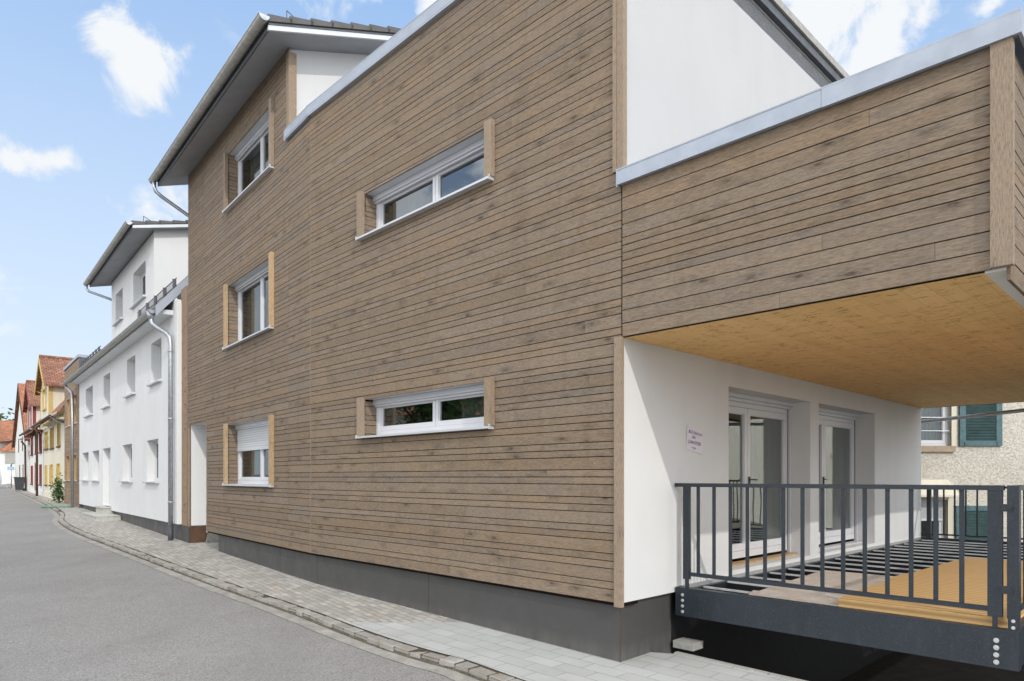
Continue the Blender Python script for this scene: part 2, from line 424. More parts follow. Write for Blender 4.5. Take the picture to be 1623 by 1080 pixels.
def m_kerb():
    t = NT('granite_kerb'); p = t.obj(1); prc, pro = t.pr()
    a = t.noise(p, 75, 4, .8); b = t.noise(p, 5, 4)
    c = t.mix(pro[0], (.30,.28,.25), (.42,.40,.37))
    c = t.mix(t.mr(b, .4, .65, 0, .5), c, (.25,.21,.165)); c = t.mix(t.mr(a, .3, .55, .6, 0), c, (.12,.10,.085))
    return t.done(c, .85, a, .5, .006)
M['kerb'] = m_kerb()
def m_gutterstrip():
    t = NT('worn_gutter_strip'); p = t.obj(1); a = t.noise(p, 55, 5, .75); b = t.noise(p, 3.5, 6, .65)
    c = t.mix(t.mr(b, .35, .62), (.43,.40,.355), (.27,.25,.225)); c = t.mix(t.mr(a, .3, .52, .6, 0), c, (.12,.108,.095))
    return t.done(c, .9, a, .5, .008)
M['gstrip'] = m_gutterstrip()
M['joint'] = m_plain('mossy_joint', (.12,.10,.075), .95, .1, .5, 20)
M['moss'] = m_plain('mossy_kerb_foot', (.15,.13,.10), .95, .1, .6, 25, .5)
M['soil'] = m_plain('bare_ground', (.22,.20,.16), .95, .1, .3, 4)
def m_tiles(name, ca, cb, w=.24, h=.17):
    t = NT(name); br = t.n('ShaderNodeTexBrick', offset=.5); br.inputs['Scale'].default_value = 1
    br.inputs['Brick Width'].default_value = w; br.inputs['Row Height'].default_value = h
    br.inputs['Mortar Size'].default_value = .02; br.inputs['Mortar Smooth'].default_value = .6
    br.inputs['Color1'].default_value = (0,0,0,1); br.inputs['Color2'].default_value = (1,1,1,1); br.inputs['Mortar'].default_value = (.5,.5,.5,1)
    t.l(t.uv(1,1), br.inputs['Vector']); s = t.n('ShaderNodeSeparateColor'); t.l(br.outputs['Color'], s.inputs[0])
    b = t.noise(t.obj(1), 2.2, 5); a = t.noise(t.obj(1), 14, 3)
    c = t.mix(s.outputs[0], ca, cb); c = t.mix(t.mr(b, .42, .7, 0, .7), c, tuple(x*.5 for x in ca))
    c = t.mix(t.mr(a, .55, .75, 0, .5), c, (.40,.28,.20))
    c = t.mix(t.math('MULTIPLY', br.outputs['Fac'], .85), c, (.06,.03,.02))
    return t.done(c, .85, t.math('SUBTRACT', t.math('MULTIPLY', s.outputs[0], .3), br.outputs['Fac']), .8, .03)
M['tile_red'] = m_tiles('orange_clay_tiles', (.42,.15,.07), (.55,.24,.12))
M['tile_old'] = m_tiles('old_brown_clay_tiles', (.25,.10,.06), (.42,.20,.12))
M['tile_dark'] = m_plain('dark_grey_tile', (.115,.108,.105), .55, .4, .25, 5, .1)
def m_leaf(name, a, b):
    t = NT(name); prc, pro = t.pr(); n = t.noise(t.obj(1), 1.2, 3)
    c = t.mix(pro[0], a, b); c = t.mix(t.mr(n, .35, .65, 0, .5), c, tuple(x*.55 for x in a))
    b1 = t.n('ShaderNodeBsdfPrincipled', i_Roughness=.55); t.l(c, b1.inputs['Base Color'])
    tr = t.n('ShaderNodeBsdfTranslucent'); t.l(c, tr.inputs[0]); m = t.n('ShaderNodeMixShader'); m.inputs[0].default_value = .25
    t.l(b1.outputs[0], m.inputs[1]); t.l(tr.outputs[0], m.inputs[2]); t.l(m.outputs[0], t.out.inputs[0]); return t.m
M['leaf'] = m_leaf('green_leaves', (.055,.11,.025), (.12,.19,.05))
M['bark'] = m_plain('grey_brown_bark', (.13,.10,.075), .95, .1, .4, 20, .6)

# ------------------------------------------------------------------ cladding helpers
WD, NRW, GAP = .127, .0735, .0085
def rows(z0, z1, pattern):
    out = []; z = z0; i = 0
    while z < z1-.02:
        w = WD if pattern[i % len(pattern)] == 'w' else NRW
        out.append((z, min(z+w, z1))); z += w; i += 1
    return out
def clad(mb, F, u0, u1, rws, holes=(), d=0., th=.022, seed=1, jl=(4.2, 5.4), topf=None):
    r = random.Random(seed)
    for (za, zb) in rws:
        js = [u0]; x = u0+r.uniform(.3, jl[1])
        while x < u1-.4: js.append(x); x += r.uniform(*jl)
        js.append(u1)
        for i in range(len(js)-1):
            a, b = js[i]+.0012, js[i+1]-.0012
            cc = (r.random(), r.random(), r.random()); off = r.uniform(-.0015, .0015)
            segs = [(a, b, za+GAP*.5, zb-GAP*.5)]
            for (h0, h1, y0, y1) in holes:
                ns = []
                for (p, q, s, t) in segs:
                    if q <= h0 or p >= h1 or t <= y0 or s >= y1: ns.append((p, q, s, t)); continue
                    if p < h0: ns.append((p, h0, s, t))
                    if q > h1: ns.append((h1, q, s, t))
                    pp, qq = max(p, h0), min(q, h1)
                    if s < y0: ns.append((pp, qq, s, y0))
                    if t > y1: ns.append((pp, qq, y1, t))
                segs = ns
            for (p, q, s, t) in segs:
                if q-p < .01 or t-s < .004: continue
                mb.box(F, p, q, d-th, d+off, s, t, cc)
    return mb
def wall(mb, F, d, u0, u1, z0, z1, holes=(), depth=.3, rev=True):
    us = sorted(set([u0, u1]+[h for H_ in holes for h in H_[:2]])); zs = sorted(set([z0, z1]+[h for H_ in holes for h in H_[2:4]]))
    us = [u for u in us if u0 <= u <= u1]; zs = [z for z in zs if z0 <= z <= z1]
    for i in range(len(us)-1):
        for j in range(len(zs)-1):
            um, zm = (us[i]+us[i+1])/2, (zs[j]+zs[j+1])/2
            if any(h[0] < um < h[1] and h[2] < zm < h[3] for h in holes): continue
            q = [(us[i], d, zs[j]), (us[i+1], d, zs[j]), (us[i+1], d, zs[j+1]), (us[i], d, zs[j+1])]
            mb.face([P(F, *p) for p in q], [(p[0], p[2]) for p in q])
    if rev:
        for (a, b, y0, y1) in [h[:4] for h in holes]:
            for (p, q) in (((a, y0), (a, y1)), ((b, y1), (b, y0)), ((a, y1), (b, y1)), ((b, y0), (a, y0))):
                pts = [(p[0], d, p[1]), (q[0], d, q[1]), (q[0], d-depth, q[1]), (p[0], d-depth, p[1])]
                mb.face([P(F, *x) for x in pts], [(x[0]+x[1], x[2]) for x in pts])
    return mb

def window(F, parent, u0, u1, z0, z1, d, muls=(), glassmat='glass', fw=.055, sw=.055, blind=0., curtain=None, sill=None, sill_d=.04, glassdark=True, boards=None, label=None, lip=0, frame_mat='pvc', room=True, hdr=None, sillmat='alu', bottom_extra=0):
    """d = plane of the outer face of the frame; sashes split at muls"""
    mb = MB(); t = .07
    mb.box(F, u0, u0+fw, d-t, d, z0, z1); mb.box(F, u1-fw, u1, d-t, d, z0, z1)
    mb.box(F, u0+fw, u1-fw, d-t, d-.001, z1-fw, z1); mb.box(F, u0+fw, u1-fw, d-t, d-.001, z0, z0+fw+bottom_extra)
    xs = [u0+fw]+list(muls)+[u1-fw]
    panes = []
    for i in range(len(xs)-1):
        a = xs[i]+(.004 if i else 0.0); b = xs[i+1]-(.004 if i < len(xs)-2 else 0.0)
        za, zb = z0+fw+bottom_extra+.003, z1-fw-.003
        ds = d-.012
        mb.box(F, a, a+sw, ds-.06, ds, za, zb); mb.box(F, b-sw, b, ds-.06, ds, za, zb)
        mb.box(F, a+sw, b-sw, ds-.06, ds-.001, zb-sw, zb); mb.box(F, a+sw, b-sw, ds-.06, ds-.001, za, za+sw)
        panes.append((a+sw, b-sw, za+sw, zb-sw, ds-.03))
        # inner bead
        for q in ((a+sw, a+sw+.012, za+sw, zb-sw), (b-sw-.012, b-sw, za+sw, zb-sw)): mb.box(F, q[0], q[1], ds-.05, ds-.014, q[2], q[3])
        mb.box(F, a+sw+.012, b-sw-.012, ds-.05, ds-.014, zb-sw-.012, zb-sw); mb.box(F, a+sw+.012, b-sw-.012, ds-.05, ds-.014, za+sw, za+sw+.012)
    w = mb.build('window', M[frame_mat], parent)
    if label: w['label'] = label
    for (a, b, za, zb, pd) in panes:
        g = MB(); g.box(F, a, b, pd-.006, pd, za, zb); g.build('pane', M[glassmat], w)
        gk = MB(); e = .007
        gk.box(F, a, a+e, pd, pd+.003, za, zb); gk.box(F, b-e, b, pd, pd+.003, za, zb); gk.box(F, a+e, b-e, pd, pd+.003, zb-e, zb); gk.box(F, a+e, b-e, pd, pd+.003, za, za+e)
        gk.build('gasket', M['gasket'], w)
    if sill:
        s = MB(); a, b, zz = sill[:3]
        s.hexa([P(F, a, d, zz-.03), P(F, b, d, zz-.03), P(F, b, sill_d, zz-.038), P(F, a, sill_d, zz-.038), P(F, a, d, zz), P(F, b, d, zz), P(F, b, sill_d, zz-.012), P(F, a, sill_d, zz-.012)])
        s.box(F, a-.004, a, d, sill_d+.004, zz-.047, zz+.012); s.box(F, b, b+.004, d, sill_d+.004, zz-.047, zz+.012)
        s.build('sill', M[sillmat], w)
    if blind:
        s = MB(); s.box(F, u0+.03, u1-.03, d+.004, d+.018, z1-blind, z1); s.build('roller_blind', M['blind'], w)
        s = MB(); s.box(F, u0+.03, u1-.03, d+.002, d+.026, z1-blind-.05, z1-blind); s.build('blind_rail', M['alu'], w)
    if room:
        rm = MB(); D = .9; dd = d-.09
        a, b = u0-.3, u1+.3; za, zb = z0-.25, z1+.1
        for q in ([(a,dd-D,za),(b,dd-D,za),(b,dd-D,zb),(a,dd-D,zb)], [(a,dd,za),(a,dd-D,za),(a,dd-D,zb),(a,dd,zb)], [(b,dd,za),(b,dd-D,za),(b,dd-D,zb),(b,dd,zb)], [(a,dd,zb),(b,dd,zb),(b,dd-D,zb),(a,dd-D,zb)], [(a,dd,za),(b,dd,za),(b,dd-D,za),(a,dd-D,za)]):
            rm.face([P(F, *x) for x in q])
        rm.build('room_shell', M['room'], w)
        if curtain:
            for (ca, cb_) in curtain:
                cu = MB(); n = max(6, int((cb_-ca)/.035)); 
                for i in range(n):
                    x0 = ca+(cb_-ca)*i/n; x1 = ca+(cb_-ca)*(i+1)/n
                    y0 = dd-.14+.03*math.sin(i*1.9); y1 = dd-.14+.03*math.sin((i+1)*1.9)
                    cu.face([P(F,x0,y0,za+.02), P(F,x1,y1,za+.02), P(F,x1,y1,zb-.02), P(F,x0,y0,zb-.02)], [(x0,za),(x1,za),(x1,zb),(x0,zb)])
                cu.build('curtain', M['curtain'], w)
    return w

# ================================================================== GROUND
kerb_pts = [(-64, 87), (-53.5, 72.5), (-42.9, 58.5), (-29.7, 42.2), (-24.8, 36.0), (-20.14, 29.99), (-17.4, 26.3), (-15.34, 23.14), (-12.61, 19.73), (-8.66, 15.35), (-6.63, 13.1), (-4.71, 11.01), (-2.98, 9.18), (-2.08, 8.16), (-1.39, 7.4), (-.87, 6.92), (-.54, 6.64), (-.17, 6.21), (.95, 4.98), (3.4, 2.5), (8.0, -2.0), (16, -10.2)]
def smooth_line(pts, step=.35):
    out = []
    P_ = [Vector((*p, 0)) for p in pts]
    for i in range(len(P_)-1):
        p0 = P_[max(i-1, 0)]; p1 = P_[i]; p2 = P_[i+1]; p3 = P_[min(i+2, len(P_)-1)]
        n = max(2, int((p2-p1).length/step))
        for k in range(n):
            t = k/n
            m1 = (p2-p0)*.5; m2 = (p3-p1)*.5
            L = (p2-p1).length; m1 = m1.normalized()*min(m1.length, L); m2 = m2.normalized()*min(m2.length, L)
            out.append((2*t**3-3*t*t+1)*p1+(t**3-2*t*t+t)*m1+(-2*t**3+3*t*t)*p2+(t**3-t*t)*m2)
    out.append(P_[-1]); return out
kl = smooth_line(kerb_pts)
def kx(y):
    # x of the kerb's road side at a given y
    for i in range(len(kl)-1):
        a, b = kl[i], kl[i+1]
        if b.y <= y <= a.y:
            return a.x+(b.x-a.x)*(a.y-y)/max(a.y-b.y, 1e-6)
    return kl[0].x if y > kl[0].y else kl[-1].x
def off_line(line, o):
    res = []
    for i, p in enumerate(line):
        t = (line[min(i+1, len(line)-1)]-line[max(i-1, 0)]).normalized()
        res.append(Vector((p.x-t.y*o, p.y+t.x*o, 0)))   # o > 0: towards the houses
    return res
KH = .075
def strip(mb, la, lb, za, zb, c=None):
    for i in range(len(la)-1):
        q = [Vector((la[i].x, la[i].y, gz(la[i].y)+za)), Vector((lb[i].x, lb[i].y, gz(lb[i].y)+zb)), Vector((lb[i+1].x, lb[i+1].y, gz(lb[i+1].y)+zb)), Vector((la[i+1].x, la[i+1].y, gz(la[i+1].y)+za))]
        mb.face(q, None, c)
ys_all = [-60, -30, -10, -4, -2] + [i*.5-1 for i in range(0, 60)] + [29+i for i in range(60)] + [95, 110, 140, 200, 300, 500, 900]
def pitx(y):   # left edge of the light well
    if y < 7.08: return 1.58+(7.08-y)*.972
    return 1.05+(y-6.56)*1.029-.25
mb = MB()
for i in range(len(ys_all)-1):
    a, b = ys_all[i], ys_all[i+1]
    za, zb = gz(a)-.10, gz(b)-.10
    if 2.0 <= a < 13.5:
        if a == 7.0: pa, pb = pitx(7.0), pitx(7.0)
        else: pa, pb = pitx(a), pitx(b)
        mb.face([(-400, a, za), (pa, a, za), (pb, b, zb), (-400, b, zb)])
        mb.face([(12, a, za), (500, a, za), (500, b, zb), (12, b, zb)])
    else: mb.face([(-400, a, za), (500, a, za), (500, b, zb), (-400, b, zb)])
struct(mb.build('ground', M['soil']))
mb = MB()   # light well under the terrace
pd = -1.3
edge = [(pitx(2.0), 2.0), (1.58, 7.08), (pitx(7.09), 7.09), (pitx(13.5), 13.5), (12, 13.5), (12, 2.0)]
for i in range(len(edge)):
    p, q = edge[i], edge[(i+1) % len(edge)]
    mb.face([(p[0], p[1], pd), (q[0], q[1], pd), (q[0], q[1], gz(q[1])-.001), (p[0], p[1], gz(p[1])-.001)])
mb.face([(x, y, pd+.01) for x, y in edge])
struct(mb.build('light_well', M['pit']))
mb = MB()   # road
g1 = [p for p in off_line(kl, -.19)]
for i_, p in enumerate(g1): p.x += .03*noise.noise(Vector((p.x*1.7, p.y*1.7, 0)))+.015*noise.noise(Vector((p.x*7, p.y*7, 3)))
for i in range(len(g1)-1):
    a, b = g1[i], g1[i+1]
    prev = None
    for (xl, xr) in ((-120, None),):
        mb.face([(-120, a.y, gz(a.y)), (a.x, a.y, gz(a.y)), (b.x, b.y, gz(b.y)), (-120, b.y, gz(b.y))], None)
struct(mb.build('road', M['asphalt']))
mb = MB(); strip(mb, g1, off_line(kl, -.004), .004, .006); struct(mb.build('road_gutter', M['gstrip']))
# kerb of granite setts
mb = MB(); kr = random.Random(3); s = 0; acc = []
fl = smooth_line(kerb_pts, .02)
i = 0
KW = .135
while i < len(fl)-2:
    L = kr.uniform(.17, .30); j = i
    far = fl[i].y > 28
    if far: L = 1.2
    d_ = 0
    while j < len(fl)-1 and d_ < L: d_ += (fl[j+1]-fl[j]).length; j += 1
    a, b = fl[i], fl[j]; t = (b-a).normalized(); nn = Vector((-t.y, t.x, 0)); a2 = a+t*.010; b2 = b-t*.010
    h = KH+kr.uniform(-.010, .010); o = kr.uniform(-.008, .008); w = KW+kr.uniform(-.012, .012)
    c = (kr.random(),)*3; b_ = .012
    za, zb = gz(a.y), gz(b.y)
    bot = [a2+nn*o, b2+nn*(o+kr.uniform(-.006,.006)), b2+nn*w, a2+nn*w]
    zz = [za, zb, zb, za]
    p0 = [Vector((p.x, p.y, z-.12)) for p, z in zip(bot, zz)]
    p1 = [Vector((p.x, p.y, z+h-b_)) for p, z in zip(bot, zz)]
    cen = sum(p1, Vector())/4
    p2 = [Vector((p.x+(cen.x-p.x)*.12, p.y+(cen.y-p.y)*.12, z+h+kr.uniform(-.003,.004))) for p, z in zip(bot, zz)]
    for k in range(4):
        m = (k+1) % 4
        mb.face([p0[k], p0[m], p1[m], p1[k]], None, c); mb.face([p1[k], p1[m], p2[m], p2[k]], None, c)
    mb.face(p2, None, c)
    i = j
struct(mb.build('kerb', M['kerb']))
mb = MB(); strip(mb, off_line(kl, .0), off_line(kl, KW+.035), KH-.010, KH-.010)
struct(mb.build('kerb_joint', M['joint']))
mb = MB(); strip(mb, off_line(kl, -.022), off_line(kl, .012), .008, .040); struct(mb.build('kerb_moss', M['moss']))
# pavements: old setts on the left, pale slabs on the right, border line in the picture of world x/y
def fac_x(y):
    if y < 10.97: return 1.05+(y-6.56)*(eR[0]/eR[1])
    return K[0]+(y-K[1])*(eL[0]/eL[1])
inner_k = off_line(kl, KW+.02)
def ikx(y):
    for i in range(len(inner_k)-1):
        a, b = inner_k[i], inner_k[i+1]
        if b.y <= y <= a.y: return a.x+(b.x-a.x)*(a.y-y)/max(a.y-b.y, 1e-6)
    return inner_k[-1].x
SPLIT0 = (-1.22, 7.35); SPLIT1 = (-.95, 8.75)
def pave(name, mat, y0, y1, n, xr, up=KH):
    mb = MB(); ys = [y0+(y1-y0)*i/n for i in range(n+1)]
    for a, b in zip(ys, ys[1:]):
        mb.face([(ikx(a), a, gz(a)+up), (xr(a), a, gz(a)+up), (xr(b), b, gz(b)+up), (ikx(b), b, gz(b)+up)])
    return mb
mb = pave('p', None, 8.35, 88, 300, lambda y: fac_x(y)+(.35 if y < 15.5 or y > 16.8 else 3.2))
struct(mb.build('paved_pavement', M['cobble']))
mb = pave('p', None, -2.0, 8.35, 60, lambda y: pitx(y) if y < 7.08 else max(fac_x(y)+.5, 0), up=KH-.0)
struct(mb.build('slab_pavement', M['slabs']))
mb = MB()   # stone edging along the light well
for k in range(9):
    a = .0-k*1.0
    mb.box(FR, a-.0-.12+.0, a-1.0-.12+.01, -.79, -.73, -.3, 0)
zt = None
for v in mb.v:
    if v.z > -.1: v.z = gz(v.y)+KH+.012
struct(mb.build('edging', M['concrete']))

# ================================================================== BROWN CLAD HOUSE
house = thing('clad_house', 'brown timber clad house with overhanging box, strip windows and flat zinc coping', 'house', P(FR, 3, -3, 0))
# openings (u0,u1,z0,z1)
HR = [(1.91, 4.55, 2.43, 2.97), (1.91, 4.55, 5.29, 5.93)]
HL = [(1.72, 4.25, 1.70, 2.94), (1.72, 4.25, 4.54, 5.85), (1.72, 4.25, 7.41, 8.60)]
NICHE = (5.83, 7.22, -.5, 3.12)
r_main = rows(.632, 7.66, 'wnwnn' if False else 'wn'+'wnn'*60)
r_all = rows(.632, 9.3, 'wn'+'wnn'*60)
mb = clad(MB(), FR, .003, 6.15, r_main, HR+[(-1, .09, 0, 3.2), (-1, .09, 4.80, 9)], seed=11)
mb.build('cladding', M['clad'], house)
mb = MB()
clad(mb, FL, .005, .93, [r for r in r_all if r[1] < 7.66], (), seed=12)
clad(mb, FL, .93, 6.02, r_all, HL+[NICHE, (-1, .93, 7.6, 12)], seed=13)
clad(mb, FL, 6.035, 7.37, r_all, [NICHE], seed=14)
mb.build('cladding', M['clad'], house)
# thin cover strips at the bend and the butt joint
mb = MB(); mb.box(FL, -.005, .004, -.02, .003, .632, 7.66); mb.build('cover_strip', M['board'], house)
mb = MB(); mb.box(FL, 6.022, 6.033, -.02, .003, 3.13, 9.28); mb.build('cover_strip', M['board'], house)
# dark backing with holes and reveals
mb = MB(); wall(mb, FR, -.024, 0, 6.17, .64, 7.66, HR, .02, False); wall(mb, FL, -.024, 0, 7.38, .64, 7.66, HL+[NICHE], .02, False)
wall(mb, FL, -.024, .95, 7.38, 7.66, 9.2, HL, .02, False)
mb.box(FR, .02, 6.2, -.3, -.03, .60, .632) ; mb.box(FL, .0, 5.83, -.3, -.03, .60, .632)
mb.build('batten_backing', M['gapback'], house)
# reveals of the windows: planks on the jambs, white head, boards standing proud, sill
def clad_window(F, h, muls, blind=0, curtain=None, light='board', seed=0, hdr=True, d=-.2, fwd=.06):
    u0, u1, z0, z1 = h
    w = window(F, house, u0, u1, z0+.02, z1-.0, d, muls, blind=blind, curtain=curtain, sill=(u0-.10, u1+.10, z0+.02), sill_d=.085, bottom_extra=.015)
    r = random.Random(seed)
    for (ua, ub) in ((u1, u1+.02), (u0-.02, u0)):
        mb = MB()
        for (za, zb) in [q for q in r_all if q[1] > z0 and q[0] < z1]:
            za2, zb2 = max(za, z0), min(zb, z1)
            if zb2-za2 < .02: continue
            mb.box(F, ua, ub, d, -.0, za2+.004, zb2-.004, (r.random(), r.random(), r.random()))
        mb.build('jamb_cladding', M['clad'], w)
    for (ua, ub) in ((u1, u1+.12), (u0-.12, u0)):
        b = MB(); b.box(F, ua, ub, .001, fwd, z0+.015, z1+.03, (r.random(), r.random(), r.random())); b.build('jamb_board', M[light], w)
    b = MB(); b.box(F, u0, u1, d, -.012, z1+.001, z1+.02); b.build('head_panel', M['alu'], w)
    b = MB(); b.box(F, u0-.0, u1+.0, d+.005, d+.06, z1-.07, z1-.002); b.box(F, u0, u1, d+.005, d+.035, z1-.10, z1-.072); b.build('blind_box', M['alu'], w)
    return w
clad_window(FR, HR[0], [3.17], curtain=[(2.1, 2.9), (4.2, 4.7)], seed=1)
clad_window(FR, HR[1], [3.17], curtain=[(3.9, 4.7)], seed=2)
clad_window(FL, HL[0], [2.86], blind=.50, curtain=[(3.2, 4.2)], light='fresh', seed=3)
clad_window(FL, HL[1], [2.86], curtain=[(3.3, 4.3)], light='fresh', seed=4)
clad_window(FL, HL[2], [2.86], curtain=[(3.0, 4.1)], light='board', seed=5)
# corner boards
mb = MB(); mb.box(FR, -.018, .072, -.02, .022, .60, 3.20, rotuv=False); mb.build('corner_board', M['board'], house)
mb = MB(); mb.box(FR, -.03, .045, -.05, .012, 4.66, 7.64, rotuv=False); mb.box(FR, .047, .088, -.02, .022, 4.80, 7.64); mb.build('corner_board', M['board'], house)
mb = MB(); mb.box(FL, .87, .99, -.12, .02, 7.72, 9.12); mb.build('corner_board', M['board'], house)
# niche: white reveal and back
mb = MB()
def quad(mb, F, pts):
    mb.face([P(F, *p) for p in pts], [(p[0]+p[1], p[2]) for p in pts])
a, b, z0, z1 = NICHE
quad(mb, FL, [(b, 0.0, .68), (b, -3.4, .68), (b, -3.4, z1), (b, 0.0, z1)])
quad(mb, FL, [(a, 0.0, .6), (a, -3.4, .6), (a, -3.4, z1), (a, 0.0, z1)])
quad(mb, FL, [(a, -.022, z1), (b, -.022, z1), (b, -3.4, z1), (a, -3.4, z1)])
quad(mb, FL, [(a, -3.4, -.2), (b, -3.4, -.2), (b, -3.4, z1), (a, -3.4, z1)])
mb.build('niche_reveal', M['white'], house)
mb = MB(); mb.box(FL, b-.0, b+.10, -.03, .015, .66, 3.05); mb.build('niche_board', M['board'], house)
mb = MB(); mb.hexa([P(FL,b+.03,-.02,-.2), P(FL,b+.06,-.02,-.2), P(FL,b+.06,-.30,-.2), P(FL,b+.03,-.22,-.2), P(FL,b+.03,-.02,.67), P(FL,b+.06,-.02,.67), P(FL,b+.06,-.45,.67), P(FL,b+.03,-.42,.67)]); mb.build('niche_plinth', M['brown_timber'], house)
mb = MB(); mb.box(FL, b+.065, b+.09, -3.4, -.2, -.2, .675); mb.build('niche_base', M['concrete'], house)
# pier beside the niche
mb = clad(MB(), FL, 7.37, 7.42, rows(.66, 6.5, 'wn'+'wnn'*40), (), seed=15); mb.build('pier_cladding', M['clad'], house)
mb = MB(); mb.box(FL, 7.425, 7.95, -.3, .02, .66, 6.55, rotuv=False); mb.build('pier_board', M['clad2'], house)
mb = MB(); mb.box(FL, 7.25, 7.95, -3.4, -.02, .66, 6.5); mb.build('pier_core', M['white'], house)
# plinth panels
mb = MB()
for (ua, ub) in ((.08, 3.15), (3.158, 6.10)): mb.box(FR, ua, ub, -.4, -.09, -.35, .62)
mb.box(FL, -.04, 1.55, -.4, -.09, -.35, .62); mb.box(FL, 1.558, 5.22, -.4, -.09, -.35, .62)
mb.box(FS, .0925, .98, -.35, -.075, -.35, .655)
mb.build('plinth', M['plinth'], house)
mb = MB(); mb.box(FR, 3.150, 3.158, -.4, -.094, -.3, .62); mb.build('plinth_joint', M['brown_timber'], house)
mb = MB(); mb.box(FR, .076, .0795, -.1, -.087, -.3, .62)
mb.build('plinth_joint', M['brown_timber'], house)
mb = MB(); mb.box(FS, .98, 9.62, -.35, -.072, -1.3, .64); mb.build('foundation_wall', M['black'], house)
# side wall with two terrace doors
DH = [(2.08, 4.40, .75, 2.92), (4.70, 7.02, .75, 2.92)]
mb = MB(); wall(mb, FS, 0, .03, 9.62, 4.5, 7.75, [], .32, False); mb.build('upper_side_wall', M['white_upper'], house)  # split off the side wall to carry the white darkened against the sun
mb = MB(); wall(mb, FS, 0, .03, 9.62, .64, 4.5, DH, .32, True)
quad(mb, FS, [(9.62, 0, .64), (9.62, -6, .64), (9.62, -6, 7.75), (9.62, 0, 7.75)])
mb.face([P(FS, .03, 0, .64), P(FS, .03, -.3, .64), P(FS, 9.62, -.3, .64), P(FS, 9.62, 0, .64)])
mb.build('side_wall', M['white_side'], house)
mb = MB(); mb.box(FS, 1.0, 9.62, .0, .03, .63, .70); mb.build('wall_flashing', M['galv'], house)
for k, (a, b, z0, z1) in enumerate(DH):
    m_ = 3.16 if k == 0 else 5.68
    w = window(FS, house, a, b, z0+.06, z1-.10, -.30, [m_], glassmat='door_glass', fw=.06, sw=.075, curtain=None, sill=None, bottom_extra=.03)
    w.name = 'terrace_door'
    mb = MB(); mb.box(FS, a, b, -.32, -.235, z1-.055, z1-.002); mb.box(FS, a, b, -.32, -.265, z1-.098, z1-.057); mb.build('blind_box', M['alu'], w)
    for (p_, q_) in ((b-.035, b-.003), (a+.003, a+.035)):
        mb = MB(); mb.box(FS, p_, q_, -.32, -.27, z0, z1-.1); mb.build('guide_rail', M['pvc'], w)
    mb = MB(); mb.box(FS, b-.062, b-.052, -.299, -.293, z0+.06, z1-.1); mb.build('guide_slot', M['gasket'], w)
    mb = MB(); mb.box(FS, a+.02, b-.02, -.30, -.16, z0+.0, z0+.025); mb.build('threshold', M['fresh' if k == 0 else 'alu'], w)
    mb = MB(); mb.box(FS, a+.003, b-.003, -.31, -.17, z0-.11, z0-.002); mb.build('threshold_base', M['stone_step'], w)
    # handle
    mb = MB(); mb.box(FS, m_-.045 if k else m_+.02, m_-.02 if k else m_+.045, -.312, -.29, 1.72, 1.86); mb.tube([P(FS, m_+(.03 if not k else -.03), -.30, 1.82), P(FS, m_+(.03 if not k else -.03), -.25, 1.82), P(FS, m_+(.15 if not k else -.12), -.25, 1.82)], .009, 8); mb.build('handle', M['bin'], w)
    # what stands behind the glass
    cu = MB(); n = 26; ca, cb_ = (3.45, 4.32) if k == 0 else (5.75, 6.98)
    for i in range(n):
        x0 = ca+(cb_-ca)*i/n; x1 = ca+(cb_-ca)*(i+1)/n
        y0 = -.44+.03*math.sin(i*1.5); y1 = -.44+.03*math.sin((i+1)*1.5)
        cu.face([P(FS,x0,y0,.8), P(FS,x1,y1,.8), P(FS,x1,y1,2.85), P(FS,x0,y0,2.85)], [(x0,.8),(x1,.8),(x1,2.85),(x0,2.85)])
    cu.build('curtain', M['curtain'], w)
    if k == 0:
        mb = MB(); mb.box(FS, 2.3, 3.22, -.55, -.5, .9, 2.45, (.4,.5,.6)); mb.box(FS, 2.3, 3.22, -.495, -.48, 1.86, 1.89, (.1,.1,.1)); mb.build('inner_panel', M['redwood'], w)
# the wall above the terrace roof: flat roof edge of the main volume
mb = MB()
mb.box(FR, -.04, 6.17, -.30, .05, 7.64, 7.67); mb.box(FR, -.045, 6.19, .03, .052, 7.665, 7.80); mb.box(FR, -.045, 6.19, -.35, .055, 7.80, 7.812)
mb.build('coping', M['zinc'], house)
mb = MB(); mb.box(FL, -.02, .99, -.25, .045, 7.64, 7.668); mb.box(FL, -.02, .992, .028, .05, 7.668, 7.80); mb.box(FL, -.02, .994, -.35, .053, 7.80, 7.812)
mb.box(FL, .985, 1.0, -.13, .056, 7.62, 7.80)
mb.build('coping', M['zinc'], house)
mb = MB(); mb.box(FS, -.03, 9.7, -.25, .07, 7.74, 7.86); mb.build('roof_edge', M['dark_metal'], house)
mb = MB(); mb.box(FS, -.03, 9.7, -.25, .105, 7.862, 7.96); mb.build('roof_edge_cap', M['gutter'], house)
mb = MB(); mb.box(FR, .0, 6.15, -9.6, -.2, 7.5, 7.72); mb.build('flat_roof', M['dark_metal'], house)
mb = MB(); mb.box(FR, 5.9, 6.2, -9.6, -.3, .5, 7.6); mb.build('party_wall', M['white'], house)
